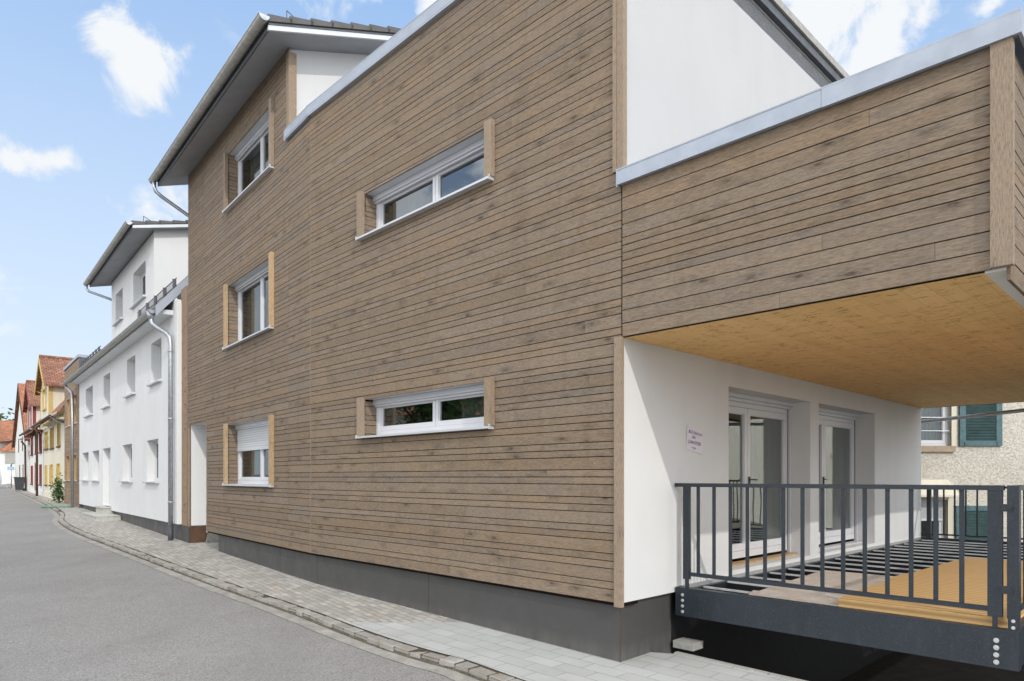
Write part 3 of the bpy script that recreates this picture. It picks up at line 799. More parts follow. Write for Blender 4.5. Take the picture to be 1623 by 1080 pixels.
# overhanging box
ENDU = -3.083
mb = clad(MB(), FR, -2.962, -.012, rows(3.20, 4.66, 'wwww'+'nnnnnn'+'wwww'+'w'), (), seed=21, jl=(5, 7)); mb.build('overhang_cladding', M['clad'], house)
mb = MB(); mb.box(FR, -2.95, 0, -.06, -.024, 3.21, 4.64); mb.box(FS, .04, 9.58, 2.99, 3.03, 3.21, 4.64); mb.build('batten_backing', M['gapback'], house)
FE = (tuple(P(FR, -3.06, 0, 0)[:2]), eS, nS)
mb = clad(MB(), FE, .04, 9.6, rows(3.12, 4.64, 'wwww'+'nnnnnn'+'wwww'+'w'), (), seed=22); mb.build('overhang_cladding', M['clad'], house)
mb = MB(); mb.box(FR, ENDU, -2.962, -.02, .035, 3.205, 4.655); mb.build('corner_board', M['board'], house)
mb = MB()
q = [(-2.92, -.03, 3.195), (0.0, -.03, 3.195), (0.0, -9.6, 3.195), (-2.92, -9.6, 3.195)]
mb.face([P(FR, *p) for p in q], [(p[0], p[1]) for p in q])
q = [(-2.92, -9.6, 3.195), (0, -9.6, 3.195), (0, -9.6, 3.35), (-2.92, -9.6, 3.35)]
mb.face([P(FR, *p) for p in q], [(p[0], p[2]) for p in q])
mb.build('soffit', M['clt'], house)
mb = MB(); mb.box(FR, -3.035, -2.921, -9.6, -.03, 3.19, 3.4); mb.build('edge_strip', M['white_old'], house)
mb = MB(); mb.box(FR, -2.92, -.05, -9.64, -9.602, 3.19, 4.6); mb.build('overhang_back', M['dark_metal'], house)
mb = MB(); mb.box(FR, -3.0, 0, -9.58, -.1, 3.5, 4.55); mb.build('overhang_deck', M['dark_metal'], house)
mb = MB()
mb.box(FR, -1.90, .015, .03, .052, 4.65, 4.785); mb.box(FR, -3.13, -1.903, .032, .055, 4.645, 4.785)
mb.box(FR, -3.13, .012, -.25, .056, 4.785, 4.797); mb.box(FR, -3.10, .0, -.02, .03, 4.655, 4.668)
mb.box(FR, -3.13, -3.108, -9.65, .032, 4.645, 4.785); mb.box(FR, -3.13, -2.85, -9.65, -.25, 4.785, 4.797)
mb.box(FR, .012, .022, -.02, .055, 4.63, 4.80)
mb.build('overhang_coping', M['zinc'], house)
mb = MB(); mb.box(FS, 2.1, 2.35, .02, .05, 4.5, 4.98) ; mb.build('roof_bracket', M['dark_metal'], house)
# upper storey under the eaves
mb = MB()
def sz(d): return 9.05+(.5-d)*.33      # soffit height
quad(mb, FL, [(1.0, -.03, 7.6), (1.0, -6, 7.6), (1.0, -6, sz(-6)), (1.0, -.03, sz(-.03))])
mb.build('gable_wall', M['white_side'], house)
W0, W1 = .40, 8.07
mb = MB()
def slope_slab(mb, F, u0, u1, d0, d1, zf, t0, t1):
    mb.hexa([P(F,u0,d0,zf(d0)+t0), P(F,u1,d0,zf(d0)+t0), P(F,u1,d1,zf(d1)+t0), P(F,u0,d1,zf(d1)+t0), P(F,u0,d0,zf(d0)+t1), P(F,u1,d0,zf(d0)+t1), P(F,u1,d1,zf(d1)+t1), P(F,u0,d1,zf(d1)+t1)])
slope_slab(mb, FL, W0+.05, W1-.02, .5, -6, sz, 0, .03); mb.build('soffit', M['soffit'], house)
mb = MB(); slope_slab(mb, FL, W0+.012, W0+.05, .53, -6, sz, -.005, .075); mb.build('verge_trim', M['soffit_white'], house)
mb = MB(); slope_slab(mb, FL, W0+.05, W1, .5, .53, sz, .0, .10); slope_slab(mb, FL, W0+.0, W1, .53, -6, sz, .076, .11); mb.build('fascia', M['dark_metal'], house)
mb = MB()
def tiles(mb, F, u0, u1, d0, n, L, zf, step):
    for i in range(n):
        a = d0-i*L; b = a-L-.04
        za = zf(a)+.115; zb = zf(b)+.115
        mb.hexa([P(F,u0,a,za), P(F,u1,a,za), P(F,u1,b,zb-.0), P(F,u0,b,zb-.0), P(F,u0,a,za+step), P(F,u1,a,za+step), P(F,u1,b,zb+step-.045), P(F,u0,b,zb+step-.045)])
tiles(mb, FL, W0-.03, W0+.25, .55, 18, .36, sz, .115); tiles(mb, FL, W0+.2505, W1, .55, 18, .36, sz, .07)
mb.build('roof_tiles', M['tile_dark'], house)
def gutter(F, u0, u1, d, z, r, parent, mat='gutter', cap='zinc_pipe', seams=8):
    mb = MB(); n = 10
    prof = [(math.cos(math.pi+math.pi*k/n)*r, math.sin(math.pi+math.pi*k/n)*r) for k in range(n+1)]
    for k in range(n):
        (a, b), (c, e) = prof[k], prof[k+1]
        mb.face([P(F,u0,d+a,z+b), P(F,u1,d+a,z+b), P(F,u1,d+c,z+e), P(F,u0,d+c,z+e)], [(0,k*.02),(u1-u0,k*.02),(u1-u0,k*.02+.02),(0,k*.02+.02)], None, True)
    g = mb.build('gutter', M[mat], parent)
    mb = MB()
    mb.tube([P(F,u0,d+r,z), P(F,u1,d+r,z)], .011, 8)
    for i in range(1, seams):
        u = u0+(u1-u0)*i/seams
        for k in range(n):
            (a, b), (c, e) = prof[k], prof[k+1]
            a, b, c, e = [x*1.04 for x in (a, b, c, e)]
            mb.face([P(F,u-.012,d+a,z+b), P(F,u+.012,d+a,z+b), P(F,u+.012,d+c,z+e), P(F,u-.012,d+c,z+e)])
    mb.build('gutter_rim', M['zinc_pipe'], g)
    mb = MB()
    for u in (u0, u1):
        mb.face([P(F,u,d+a,z+b) for a, b in prof]); 
    mb.build('gutter_cap', M[cap], g)
    return g
gutter(FL, .33, 8.20, .62, 9.20, .085, house, seams=14)
mb = MB(); mb.tube([P(FL, 8.0, .62, 9.13), P(FL, 8.0, .62, 8.98), P(FL, 8.0, .58, 8.88), P(FL, 7.98, .45, 8.78), P(FL, 7.9, -.3, 8.35), P(FL, 7.85, -.6, 8.1)], .045, 12); mb.build('downpipe', M['zinc_pipe'], house)
mb = MB(); mb.tube([P(FL, .62, .15, 9.35), P(FL, .62, .15, 9.62)], .008, 6); mb.tube([P(FL, .62, .15, 9.62), P(FL, .62, -.25, 9.42)], .008, 6); mb.build('roof_hook', M['dark_metal'], house)
mb = MB(); mb.box(FL, 7.3, 7.36, -6, -.02, .7, 9.1); mb.build('left_wall', M['white'], house)

# note on the wall
note = thing('paper_note', 'handwritten paper note stuck on the white wall beside the terrace door', 'note', P(FS, 1.31, 0.002, 2.26))
mb = MB()
pn = [(1.150, 2.155), (1.480, 2.105), (1.492, 2.372), (1.165, 2.418)]
mb.face([P(FS, a, .003+.004*(i % 2), z) for i, (a, z) in enumerate(pn)], [(a, z) for a, z in pn]); mb.build('sheet', M['paper'], note)
def txt(s, F, u, z, size, d, parent, slant=0, mat='ink', rot=0):
    cu = bpy.data.curves.new('writing', 'FONT'); cu.body = s; cu.size = size; cu.shear = .25; cu.offset = 0
    o = bpy.data.objects.new('tmp', cu); col.objects.link(o)
    dg = bpy.context.evaluated_depsgraph_get(); me = bpy.data.meshes.new_from_object(o.evaluated_get(dg))
    bpy.data.objects.remove(o)
    base = Vector(parent['base'])
    for v in me.vertices:
        x, y = v.co.x, v.co.y
        x, y = x*math.cos(rot)-y*math.sin(rot), x*math.sin(rot)+y*math.cos(rot)
        v.co = P(F, u+x, d, z+y)-base
    me.materials.clear(); me.materials.append(M[mat])
    ob = bpy.data.objects.new('writing', me); col.objects.link(ob); ob.parent = parent; return ob
txt('BGS Fabricius', FS, 1.185, 2.335, .052, .009, note, rot=-.10)
txt('Ein', FS, 1.262, 2.275, .055, .009, note, rot=-.10)
txt('CARATESSE', FS, 1.175, 2.225, .052, .009, note, rot=-.10)
txt('\u2022 om', FS, 1.25, 2.163, .045, .009, note, rot=-.10)

# ================================================================== STEEL TERRACE
ter = thing('steel_terrace', 'anthracite steel terrace frame with bare joists beside the white wall', 'terrace', P(FR, -1.5, -4, 0))
VB = -.915
def ubeam(F, u0, u1, d, z0, z1, mat='steel', sgn=-1):
    mb = MB(); mb.box(F, u0, u1, d-.012, d, z0+.014, z1-.014)
    mb.box(F, u0, u1, d-.09, d+.0015, z1-.014, z1); mb.box(F, u0, u1, d-.09, d+.0015, z0, z0+.014); return mb
ubeam(FR, -2.96, -.02, VB, .405, .70).build('beam', M['steel'], ter)
mb = MB(); mb.box(FR, -2.945, -2.93, -9.6, VB-.092, .405, .70); mb.box(FR, -2.93, -2.85, -9.6, VB-.092, .69, .70); mb.build('beam', M['steel'], ter)
mb = MB(); mb.box(FR, -2.93, -.02, -9.6, -9.5, .42, .70); mb.build('beam', M['steel'], ter)
mb = MB(); mb.box(FR, -.085, -.02, -9.5, VB-.1, .45, .66); mb.build('beam', M['steel'], ter)
FZ = .66
nj = 16
for i in range(nj):
    v = -1.35-i*.53
    mb = MB(); mb.box(FR, -2.925, -.09, v-.03, v+.0, .52, FZ); mb.build('joist', M['black'], ter)
    mb = MB(); mb.box(FR, -2.92, -.095, v-.032, v+.004, FZ-.012, FZ+.006); mb.build('joist_lit_edge', M['soffit_white'], ter)  # sunlit upper edge of the joist, painted in as a pale strip
def bolts(F, pts, parent, r=.02, d=.0, dark=None):
    for (u, z) in pts:
        mb = MB(); c0 = P(F, u, d, z); n_ = Vector((F[2][0], F[2][1], 0))
        mb.tube([c0, c0+n_*.004], r, 16); mb.tube([c0+n_*.004, c0+n_*.016], r*.62, 6, smooth=False); mb.build('bolt', M['galv'], parent)
bolts(FR, [(-.105, .625-k*.058) for k in range(4)], ter, .018, VB+.001)
bolts(FR, [(-2.82, .615-k*.055) for k in range(4)], ter, .019, VB+.001)
for (a, v) in ((-2.85, -9.4), (-2.85, -4.4)):
    mb = MB(); mb.box(FR, a, a+.1, v, v+.1, -1.3, .42); mb.build('support_post', M['steel'], ter)
# front railing
fr = thing('front_railing', 'front anthracite flat-bar railing of the terrace, facing the street', 'railing', P(FR, -1.5, -.96, .7))
RV = -.95
mb = MB(); mb.box(FR, -2.865, -.005, RV-.025, RV+.025, 1.752, 1.79); mb.build('handrail', M['steel'], fr)
mb = MB(); mb.box(FR, -2.76, -.165, RV-.008, RV+.012, .825, .865); mb.build('bottom_rail', M['steel'], fr)
mb = MB(); mb.box(FR, -.17, -.10, RV-.02, RV+.02, .79, 1.752); mb.box(FR, -.155, -.12, RV-.012, RV+.012, .70, .79); mb.build('post', M['steel'], fr)
mb = MB(); mb.box(FR, -2.855, -2.76, RV-.02, RV+.02, .79, 1.752); mb.box(FR, -2.82, -2.79, RV-.012, RV+.012, .70, .79); mb.build('post', M['steel'], fr)
for k in range(14):
    u = -.268-.1785*k
    mb = MB(); mb.box(FR, u-.017, u+.017, RV-.006, RV+.006, .866, 1.752); mb.build('baluster', M['steel'], fr)
# side railing with the corner post
sr = thing('side_railing', 'side anthracite railing running back from the corner post', 'railing', P(FR, -2.93, -5, .7))
mb = MB(); mb.box(FR, -2.96, -2.885, RV-.03, RV+.03, .79, 1.79); mb.build('post', M['steel'], sr)
mb = MB(); mb.box(FR, -2.955, -2.89, RV-.02, RV+.032, .68, .81); mb.build('post_foot', M['steel'], sr)
bolts(FR, [(-2.925, .775), (-2.925, .725)], sr, .013, RV+.033)
for z in (1.62, 1.0):
    mb = MB(); mb.box(FR, -2.925, -2.85, RV-.012, RV+.034, z-.028, z+.028); mb.tube([P(FR, -2.91, RV+.034, z), P(FR, -2.91, RV+.05, z)], .013, 6, smooth=False); mb.build('hinge_bracket', M['steel'], sr)
mb = MB(); mb.box(FR, -2.96, -2.905, -9.5, RV-.03, 1.752, 1.79); mb.build('handrail', M['steel'], sr)
mb = MB(); mb.box(FR, -2.94, -2.92, -9.5, RV-.03, .825, .865); mb.build('bottom_rail', M['steel'], sr)
for k in range(46):
    v = -1.13-.18*k
    mb = MB(); mb.box(FR, -2.936, -2.924, v-.017, v+.017, .866, 1.752); mb.build('baluster', M['steel'], sr)
br_ = thing('rear_railing', 'rear anthracite railing at the far end of the terrace', 'railing', P(FR, -1.5, -9.55, .7))
BV = -9.55
mb = MB(); mb.box(FR, -2.9, -.01, BV-.025, BV+.025, 1.65, 1.69); mb.build('handrail', M['steel'], br_)
mb = MB(); mb.box(FR, -2.9, -.02, BV-.01, BV+.01, .75, .78); mb.build('bottom_rail', M['steel'], br_)
mb = MB(); mb.box(FR, -.19, -.12, BV-.03, BV+.03, .66, 1.65); mb.build('post', M['steel'], br_)
for k in range(14):
    u = -.40-.178*k
    mb = MB(); mb.box(FR, u-.014, u+.014, BV-.006, BV+.006, .78, 1.65); mb.build('baluster', M['steel'], br_)
# loose boards on the joists
ZT = FZ+.008
def sheet(name, label, cat, pts, z0, z1, mat, c=(.5,.5,.5), uvs=1, seed=0):
    # pts in (u, d) of FR
    base = P(FR, sum(p[0] for p in pts)/len(pts), sum(p[1] for p in pts)/len(pts), z0)
    mb = MB()
    top = [P(FR, a, b, z1) for a, b in pts]; bot = [P(FR, a, b, z0) for a, b in pts]
    mb.face(top, [(a, b) for a, b in pts], c); mb.face(bot[::-1], None, c)
    n = len(pts)
    for i in range(n):
        j = (i+1) % n; L = math.dist(pts[i], pts[j])
        mb.face([bot[i], bot[j], top[j], top[i]], [(0, z0), (L, z0), (L, z1), (0, z1)], c)
    o = mb.build(name, mat, base=base); return tag(o, label, cat)
def m_ply():
    t = NT('weathered_plywood'); a = t.noise(t.uv(9, 2), 2, 6, .7, .4); b = t.noise(t.uv(2,2), 2, 5, .7)
    c = t.mix(t.mr(a, .3, .7), (.60,.53,.46), (.50,.41,.34)); c = t.mix(t.mr(b, .45, .65, 0, .6), c, (.66,.62,.57)); c = t.mix(t.mr(t.noise(t.uv(1,1), 30, 3), .62, .7, 0, .6), c, (.25,.18,.13))
    return t.done(c, .85, a, .2, .003)
M['ply'] = m_ply()
def m_deck():
    t = NT('ribbed_yellow_panel'); w = t.n('ShaderNodeTexWave', wave_type='BANDS', bands_direction='Y'); w.inputs['Scale'].default_value = 3.0; t.l(t.uv(1,1), w.inputs['Vector'])
    a = t.noise(t.uv(3, 26), 2, 6, .65); b = t.noise(t.uv(1.1,1.1), 1.6, 5, .7); sp = t.noise(t.uv(20, 45), 1.5, 3, .7)
    c = t.mix(t.mr(a, .3, .7), (.74,.47,.20), (.60,.36,.135)); c = t.mix(t.mr(b, .4, .7, 0, .6), c, (.70,.46,.21))
    c = t.mix(t.mr(w.outputs['Fac'], .0, .4, .75, 0), c, (.34,.19,.07)); c = t.mix(t.mr(sp, .66, .7, 0, .7), c, (.22,.11,.04))
    return t.done(c, .75, w.outputs['Fac'], .25, .006)
M['deckp'] = m_deck()
sheet('plywood_sheet', 'pale weathered plywood sheet lying on the joists nearest the white wall', 'plywood', [(-.55,-3.45), (-1.56,-3.50), (-1.60,-1.42), (-.72,-1.35)], ZT, ZT+.02, M['ply'])
sheet('timber_board', 'rough whitish board lying along the front beam behind the railing', 'board', [(-.70,-1.28), (-1.62,-1.30), (-1.66,-1.04), (-.78,-1.02)], ZT, ZT+.035, M['ply'])
r_ = random.Random(5)
pa = [(-1.63,-1.02), (-2.87,-1.02), (-2.87,-3.42), (-1.56,-3.42), (-1.53,-2.9), (-1.60,-2.3), (-1.58,-1.7)]
_p1 = sheet('formwork_panel', 'thick yellow ribbed timber panel lying at the terrace corner behind the front railing', 'panel', pa, ZT, ZT+.10, M['deckp'])
_p2 = sheet('formwork_panel', 'yellow ribbed timber panel lying behind the thicker one at the terrace corner', 'panel', [(-1.56,-3.435), (-2.87,-3.435), (-2.87,-5.6), (-1.62,-5.6)], ZT, ZT+.095, M['deckp'])
for _o in (_p1, _p2): _o['group'] = 'ribbed timber panels on the terrace'
for _o in (fr, sr, br_): _o['group'] = 'terrace railings'
# concrete block on the pavement
b0 = P(FS, 1.06, .10, gz(7.2)+KH)
cb = MB(); cb.box(FS, .93, 1.13, -.02, .22, b0.z, b0.z+.075)
tag(cb.build('concrete_block', M['concrete'], base=b0), 'grey concrete block lying on the slabs at the foot of the terrace beam', 'block')
# tube under the overhang
tb = MB(); tb.tube([(8.10, 15.19, 2.985), (8.33, 14.0, 2.985), (8.80, 11.5, 3.0), (9.3, 8.8, 3.01)], .034, 12); tb.tube([(9.0, 10.42, 3.0), (9.0, 10.42, 3.19)], .015, 8)
tag(tb.build('steel_tube', M['zinc_pipe'], base=(8.1, 15.19, 2.98)), 'grey steel tube slung under the timber soffit in front of the green shutters', 'tube')

# ================================================================== NEIGHBOUR BEHIND THE TERRACE
nb = thing('rendered_house', 'cream roughcast house with green louvred shutters behind the terrace', 'house', (16, 15.3, 0))
NY = -15.2   # d of FW at y=15.2
win_n = [(8.35, 9.78, 2.55, 3.95), (8.35, 9.70, .10, 1.35), (13.6, 14.6, 2.55, 3.95), (18.0, 19.2, 2.2, 3.6), (13.6, 14.6, .1, 1.3)]
mb = MB(); wall(mb, FW, NY, 7.0, 30, -1.3, 7.5, win_n, .22); mb.box(FW, 29.9, 30, NY-9, NY-.01, -1.3, 7.5); mb.box(FW, 7.0, 7.1, NY-9, NY-.01, -1.3, 7.5)
mb.build('wall', M['rough'], nb)
mb = MB(); mb.hexa([(6.5, 14.7, 7.4), (30.5, 14.7, 7.4), (30.5, 19.7, 11), (6.5, 19.7, 11), (6.5, 14.7, 7.6), (30.5, 14.7, 7.6), (30.5, 19.7, 11.2), (6.5, 19.7, 11.2)])
mb.hexa([(6.5, 24.7, 7.4), (30.5, 24.7, 7.4), (30.5, 19.71, 11), (6.5, 19.71, 11), (6.5, 24.7, 7.6), (30.5, 24.7, 7.6), (30.5, 19.71, 11.2), (6.5, 19.71, 11.2)]); mb.build('roof', M['tile_old'], nb)
for k, (a, b, z0, z1) in enumerate(win_n):
    w = window(FW, nb, a, b, z0, z1, NY-.10, [], fw=.06, sw=.06, blind=(.42 if k == 1 else 0), room=True, curtain=[(a+.1, b-.1)] if k != 1 else None)
    mb = MB(); mb.box(FW, a-.12, b+.12 if k > 1 else b+.06, NY-.1, NY+.07, z0-.13, z0-.0); mb.build('stone_sill', M['sill_stone'], w)
    if k < 2:
        mb = MB()
        for j in range(3 if k == 0 else 0): mb.box(FW, a, b-.0, NY-.05, NY-.035, z0+.33+.30*j, z0+.35+.30*j)
        if k == 0: mb.build('window_bar', M['alu'], w)
        mb = MB(); mb.box(FW, b, b+.11, NY-.02, NY+.012, z0, z1 if k == 0 else z1+.03); mb.build('surround', M['cream'], w)
        sa, sb = b+.16, b+1.10
        zz0, zz1 = (z0-.0, z1) if k == 0 else (-.3, 1.22)
        sh = MB(); f = .13
        sh.box(FW, sa, sa+f, NY+.01, NY+.055, zz0, zz1); sh.box(FW, sb-f, sb, NY+.01, NY+.055, zz0, zz1)
        sh.box(FW, sa+f, sb-f, NY+.01, NY+.054, zz0, zz0+f*.85); sh.box(FW, sa+f, sb-f, NY+.01, NY+.054, zz1-f*.85, zz1)
        so = sh.build('shutter', M['shutter_frame'], nb)
        lv = MB(); z = zz0+f*.85
        while z < zz1-f*.85-.02:
            lv.hexa([P(FW,sa+f,NY+.02,z+.03), P(FW,sb-f,NY+.02,z+.03), P(FW,sb-f,NY+.05,z), P(FW,sa+f,NY+.05,z), P(FW,sa+f,NY+.02,z+.037), P(FW,sb-f,NY+.02,z+.037), P(FW,sb-f,NY+.05,z+.007), P(FW,sa+f,NY+.05,z+.007)]); z += .034
        lv.build('louvres', M['shutter'], so)
        bk = MB(); bk.box(FW, sa+f, sb-f, NY+.004, NY+.012, zz0+f*.8, zz1-f*.8); bk.build('shutter_back', M['roomdark'], so)
        for x in (sa+.12, sb-.1): hg = MB(); hg.box(FW, x-.02, x+.03, NY+.056, NY+.07, zz0+.01, zz0+.09); hg.build('latch', M['shutter_frame'], so)
mb = MB(); mb.hexa([P(FW,8.2,NY,1.62), P(FW,9.80,NY,1.62), P(FW,9.80,NY+.30,1.42), P(FW,8.2,NY+.30,1.42), P(FW,8.2,NY,1.80), P(FW,9.72,NY,1.80), P(FW,9.80,NY+.30,1.46), P(FW,8.2,NY+.30,1.46)]); mb.build('canopy', M['cream'], nb)

# ================================================================== WHITE TERRACED HOUSE
wh = thing('white_house', 'long white rendered house with two rows of deep windows and a dormer storey', 'house', P(FL, 16.5, -3, .3))
D0 = .11
g_w = [(9.98, 11.40, 1.72, 2.91), (13.52, 15.05, 1.72, 2.91), (19.72, 21.38, 1.72, 2.90), (22.35, 24.0, 1.72, 2.90)]
u_w = [(9.62, 10.85, 4.45, 5.62), (13.02, 14.32, 4.43, 5.62), (17.35, 18.70, 4.40, 5.60), (21.25, 23.1, 4.38, 5.55)]
dr = (17.25, 18.85, .80, 2.92)
mb = MB(); wall(mb, FL, D0, 7.96, 24.95, .68, 6.35, g_w+u_w+[dr], .26); mb.box(FL, 24.95, 25.0, -6, D0, .68, 6.4); mb.box(FL, 7.9, 7.96, -6, D0-.01, .68, 6.2)
mb.face([P(FL, 7.96, D0, .68), P(FL, 24.95, D0, .68), P(FL, 24.95, -.2, .68), P(FL, 7.96, -.2, .68)]); mb.box(FL, 7.93, 7.96, -.3, D0, .68, 6.3)
mb.build('wall', M['white'], wh)
mb = MB(); mb.box(FL, 7.3, 14.6, -.4, D0-.10, -.1, .68); mb.box(FL, 14.605, 24.9, -.4, D0-.10, -.1, .68); mb.build('plinth', M['plinth'], wh)
for i, h in enumerate(g_w+u_w):
    a, b, z0, z1 = h
    w = window(FL, wh, a+.01, b-.01, z0+.02, z1, D0-.20, [(a+b)/2], fw=.04, sw=.04, sill=(a-.10, b+.10, z0+.02), sill_d=D0+.10)
w = MB(); w.box(FL, dr[0]+.02, dr[1]-.02, D0-.24, D0-.2, dr[2], dr[3]); do = w.build('door', M['pvc'], wh)
mb = MB(); mb.tube([P(FL, 17.62, D0-.2, 1.85), P(FL, 17.62, D0-.10, 1.85), P(FL, 17.62, D0-.10, 1.55), P(FL, 17.62, D0-.2, 1.55)], .03, 8); mb.build('handle', M['zinc_pipe'], do)
def rz(d): return 6.15+(.50-d)*1.17
mb = MB(); slope_slab(mb, FL, 8.35, 25.3, .50, -5.5, rz, -.10, .0); mb.build('roof', M['tile_dark'], wh)
mb = MB(); slope_slab(mb, FL, 8.24, 8.35, .52, -5.5, rz, -.24, .03); mb.build('verge_flashing', M['zinc'], wh)
mb = MB(); mb.hexa([P(FL,8.35,D0,5.98), P(FL,25.2,D0,5.98), P(FL,25.2,.45,5.98), P(FL,8.35,.45,5.98), P(FL,8.35,D0,6.10), P(FL,25.2,D0,6.10), P(FL,25.2,.45,6.08), P(FL,8.35,.45,6.08)]); mb.build('eaves_board', M['soffit_white'], wh)
gutter(FL, 8.55, 26.4, .55, 6.08, .085, wh, seams=20)
def pipe(pts, r, parent, mat='zinc_pipe', collars=()):
    mb = MB(); mb.tube(pts, r, 14)
    for c in collars: mb.tube([c, c+Vector((0,0,.05))], r*1.18, 14)
    return mb.build('downpipe', M[mat], parent)
pipe([P(FL,8.72,.55,6.08), P(FL,8.72,.55,5.90), P(FL,8.68,.52,5.76), P(FL,8.55,.42,5.64), P(FL,8.33,.28,5.50), P(FL,8.24,.22,5.38), P(FL,8.22,.20,5.2), P(FL,8.22,.20,.62)], .058, wh, collars=[P(FL,8.22,.20,z) for z in (5.0, 3.3, 1.2)])
mb = MB(); mb.tube([P(FL,8.22,.20,.62), P(FL,8.22,.20,.15)], .064, 14); mb.build('pipe_foot', M['bin'], wh)
mb = MB(); mb.tube([P(FL,8.72,.55,6.06), P(FL,8.72,.55,5.86)], [.11, .065], 14); mb.build('rain_hopper', M['zinc_pipe'], wh)
pipe([P(FL,26.1,.5,6.0), P(FL,25.9,.38,5.8), P(FL,25.6,.3,5.6), P(FL,25.6,.3,.5)], .06, wh)
# snow guard fence on the roof
sg = MB()
for k in range(44):
    u = 8.45+k*.11
    sg.tube([P(FL,u,.02,rz(.02)+.02), P(FL,u,.02,rz(.02)+.24)], .006, 5)
for zz in (.06, .24): sg.tube([P(FL,8.4,.02,rz(.02)+zz), P(FL,13.2,.02,rz(.02)+zz)], .012, 6)
for k in range(5): sg.box(FL, 8.6+k*1.05, 8.66+k*1.05, -.02, .06, rz(.02)-.05, rz(.02)+.26)
sg.build('snow_guard', M['dark_metal'], wh)
sg = MB()
for k in range(7): sg.box(FL, 20.3+k*.7, 20.36+k*.7, .0, .06, rz(.02)-.05, rz(.02)+.24)
sg.tube([P(FL,20,.02,rz(.02)+.22), P(FL,25,.02,rz(.02)+.22)], .02, 6); sg.tube([P(FL,20,.02,rz(.02)+.1), P(FL,25,.02,rz(.02)+.1)], .02, 6)
sg.build('snow_guard', M['dark_metal'], wh)
# dormer storey
DD = -.15; dz = lambda d: 8.98+(.5-d)*.25
dw = [(12.9, 14.75, 7.42, 8.55), (16.55, 17.9, 7.40, 8.50)]
mb = MB(); wall(mb, FL, DD, 11.75, 18.7, 6.5, 9.1, dw, .26)
quad(mb, FL, [(11.75, DD, 6.4), (11.75, -5, 6.4), (11.75, -5, 10.3), (11.75, DD, dz(DD)+.02)]); quad(mb, FL, [(18.7, DD, 6.4), (18.7, -5, 6.4), (18.7, -5, 10.3), (18.7, DD, dz(DD)+.02)])
mb.build('dormer_wall', M['white'], wh)
for h in dw:
    a, b, z0, z1 = h
    window(FL, wh, a+.01, b-.01, z0+.02, z1, DD-.22, [(a+b)/2], sill=(a-.12, b+.12, z0+.02), sill_d=DD+.10, curtain=[(a+.2, b-.2)])
mb = MB(); slope_slab(mb, FL, 11.45, 19.3, .45, -5, dz, 0, .03); mb.build('dormer_soffit', M['soffit'], wh)
mb = MB(); slope_slab(mb, FL, 11.42, 11.45, .47, -5, dz, -.005, .08); mb.build('verge_trim', M['soffit_white'], wh)
mb = MB(); slope_slab(mb, FL, 11.45, 19.3, .45, .48, dz, 0, .12); mb.build('fascia', M['dark_metal'], wh)
mb = MB(); tiles(mb, FL, 11.40, 19.35, .5, 14, .36, lambda d: dz(d)-.02, .11); mb.build('dormer_tiles', M['tile_dark'], wh)
gutter(FL, 11.35, 19.5, .57, 9.12, .085, wh, seams=10)
mb = MB(); mb.tube([P(FL,19.35,.57,9.05), P(FL,19.35,.57,8.92), P(FL,19.3,.5,8.82), P(FL,18.85,-.1,8.55), P(FL,18.75,-.25,8.48)], .045, 12); mb.build('downpipe', M['zinc_pipe'], wh)
mb = MB(); mb.tube([P(FL,11.9,.1,9.25), P(FL,11.9,.1,9.55)], .01, 6); mb.tube([P(FL,11.9,.1,9.55), P(FL,11.9,-.3,9.35)], .01, 6); mb.build('roof_hook', M['dark_metal'], wh)
# entrance steps
st = thing('entrance_steps', 'pale stone steps in front of the white house door', 'steps', P(FL, 17, .6, .3))
for (a, b, d1, z0, z1) in ((15.0, 19.3, 1.10, .0, .36), (15.9, 18.9, .74, .36, .56)):
    zz = gz(P(FL, 16, .5, 0).y)
    mb = MB(); mb.box(FL, a, b, D0-.09, d1, z0, z1-.04); s_ = mb.build('step', M['stone_step'], st)
    mb = MB(); mb.box(FL, a-.02, b+.02, D0-.09, d1+.025, z1-.035, z1); mb.build('tread', M['stone_step'], s_)
mb = MB(); mb.box(FL, 17.2, 18.7, D0-.09, .36, .56, .76); s_ = mb.build('step', M['stone_step'], st)
mb = MB(); mb.box(FL, 17.15, 18.75, D0-.09, .40, .76, .80); mb.build('tread', M['stone_step'], s_)

# ================================================================== SECOND BROWN HOUSE
b2 = thing('small_clad_house', 'narrow brown clad house with flat roof between the white and the yellow house', 'house', P(FL, 27.6, -3, .4))
hb = [(27.95, 29.25, 4.33, 5.62), (25.7, 26.85, 4.33, 5.62), (28.1, 29.5, 1.72, 2.88), (25.8, 27.0, 1.72, 2.88)]
mb = clad(MB(), FL, 25.05, 30.1, rows(.5, 7.15, 'wn'+'wnn'*40), hb, d=.12, seed=31, jl=(3, 5)); mb.build('cladding', M['clad2'], b2)
mb = MB(); wall(mb, FL, .09, 25.05, 30.1, .5, 7.15, hb, .1, False); mb.box(FL, 30.0, 30.1, -4, .09, .5, 7.1); mb.build('batten_backing', M['gapback'], b2)
mb = MB(); mb.box(FL, 25.0, 25.05, -5, .12, .5, 7.2); mb.build('side_wall', M['dark_metal'], b2)
mb = MB(); mb.box(FL, 24.97, 30.15, -.3, .17, 7.18, 7.30); mb.box(FL, 24.97, 25.1, -5, -.3, 7.18, 7.30); mb.build('coping', M['zinc'], b2)
mb = MB(); mb.box(FL, 25.05, 30.1, -5, .10, 7.05, 7.17); mb.build('flat_roof', M['dark_metal'], b2)
mb = MB(); mb.box(FL, 25.05, 30.1, -.4, .02, .0, .5); mb.build('plinth', M['plinth'], b2)
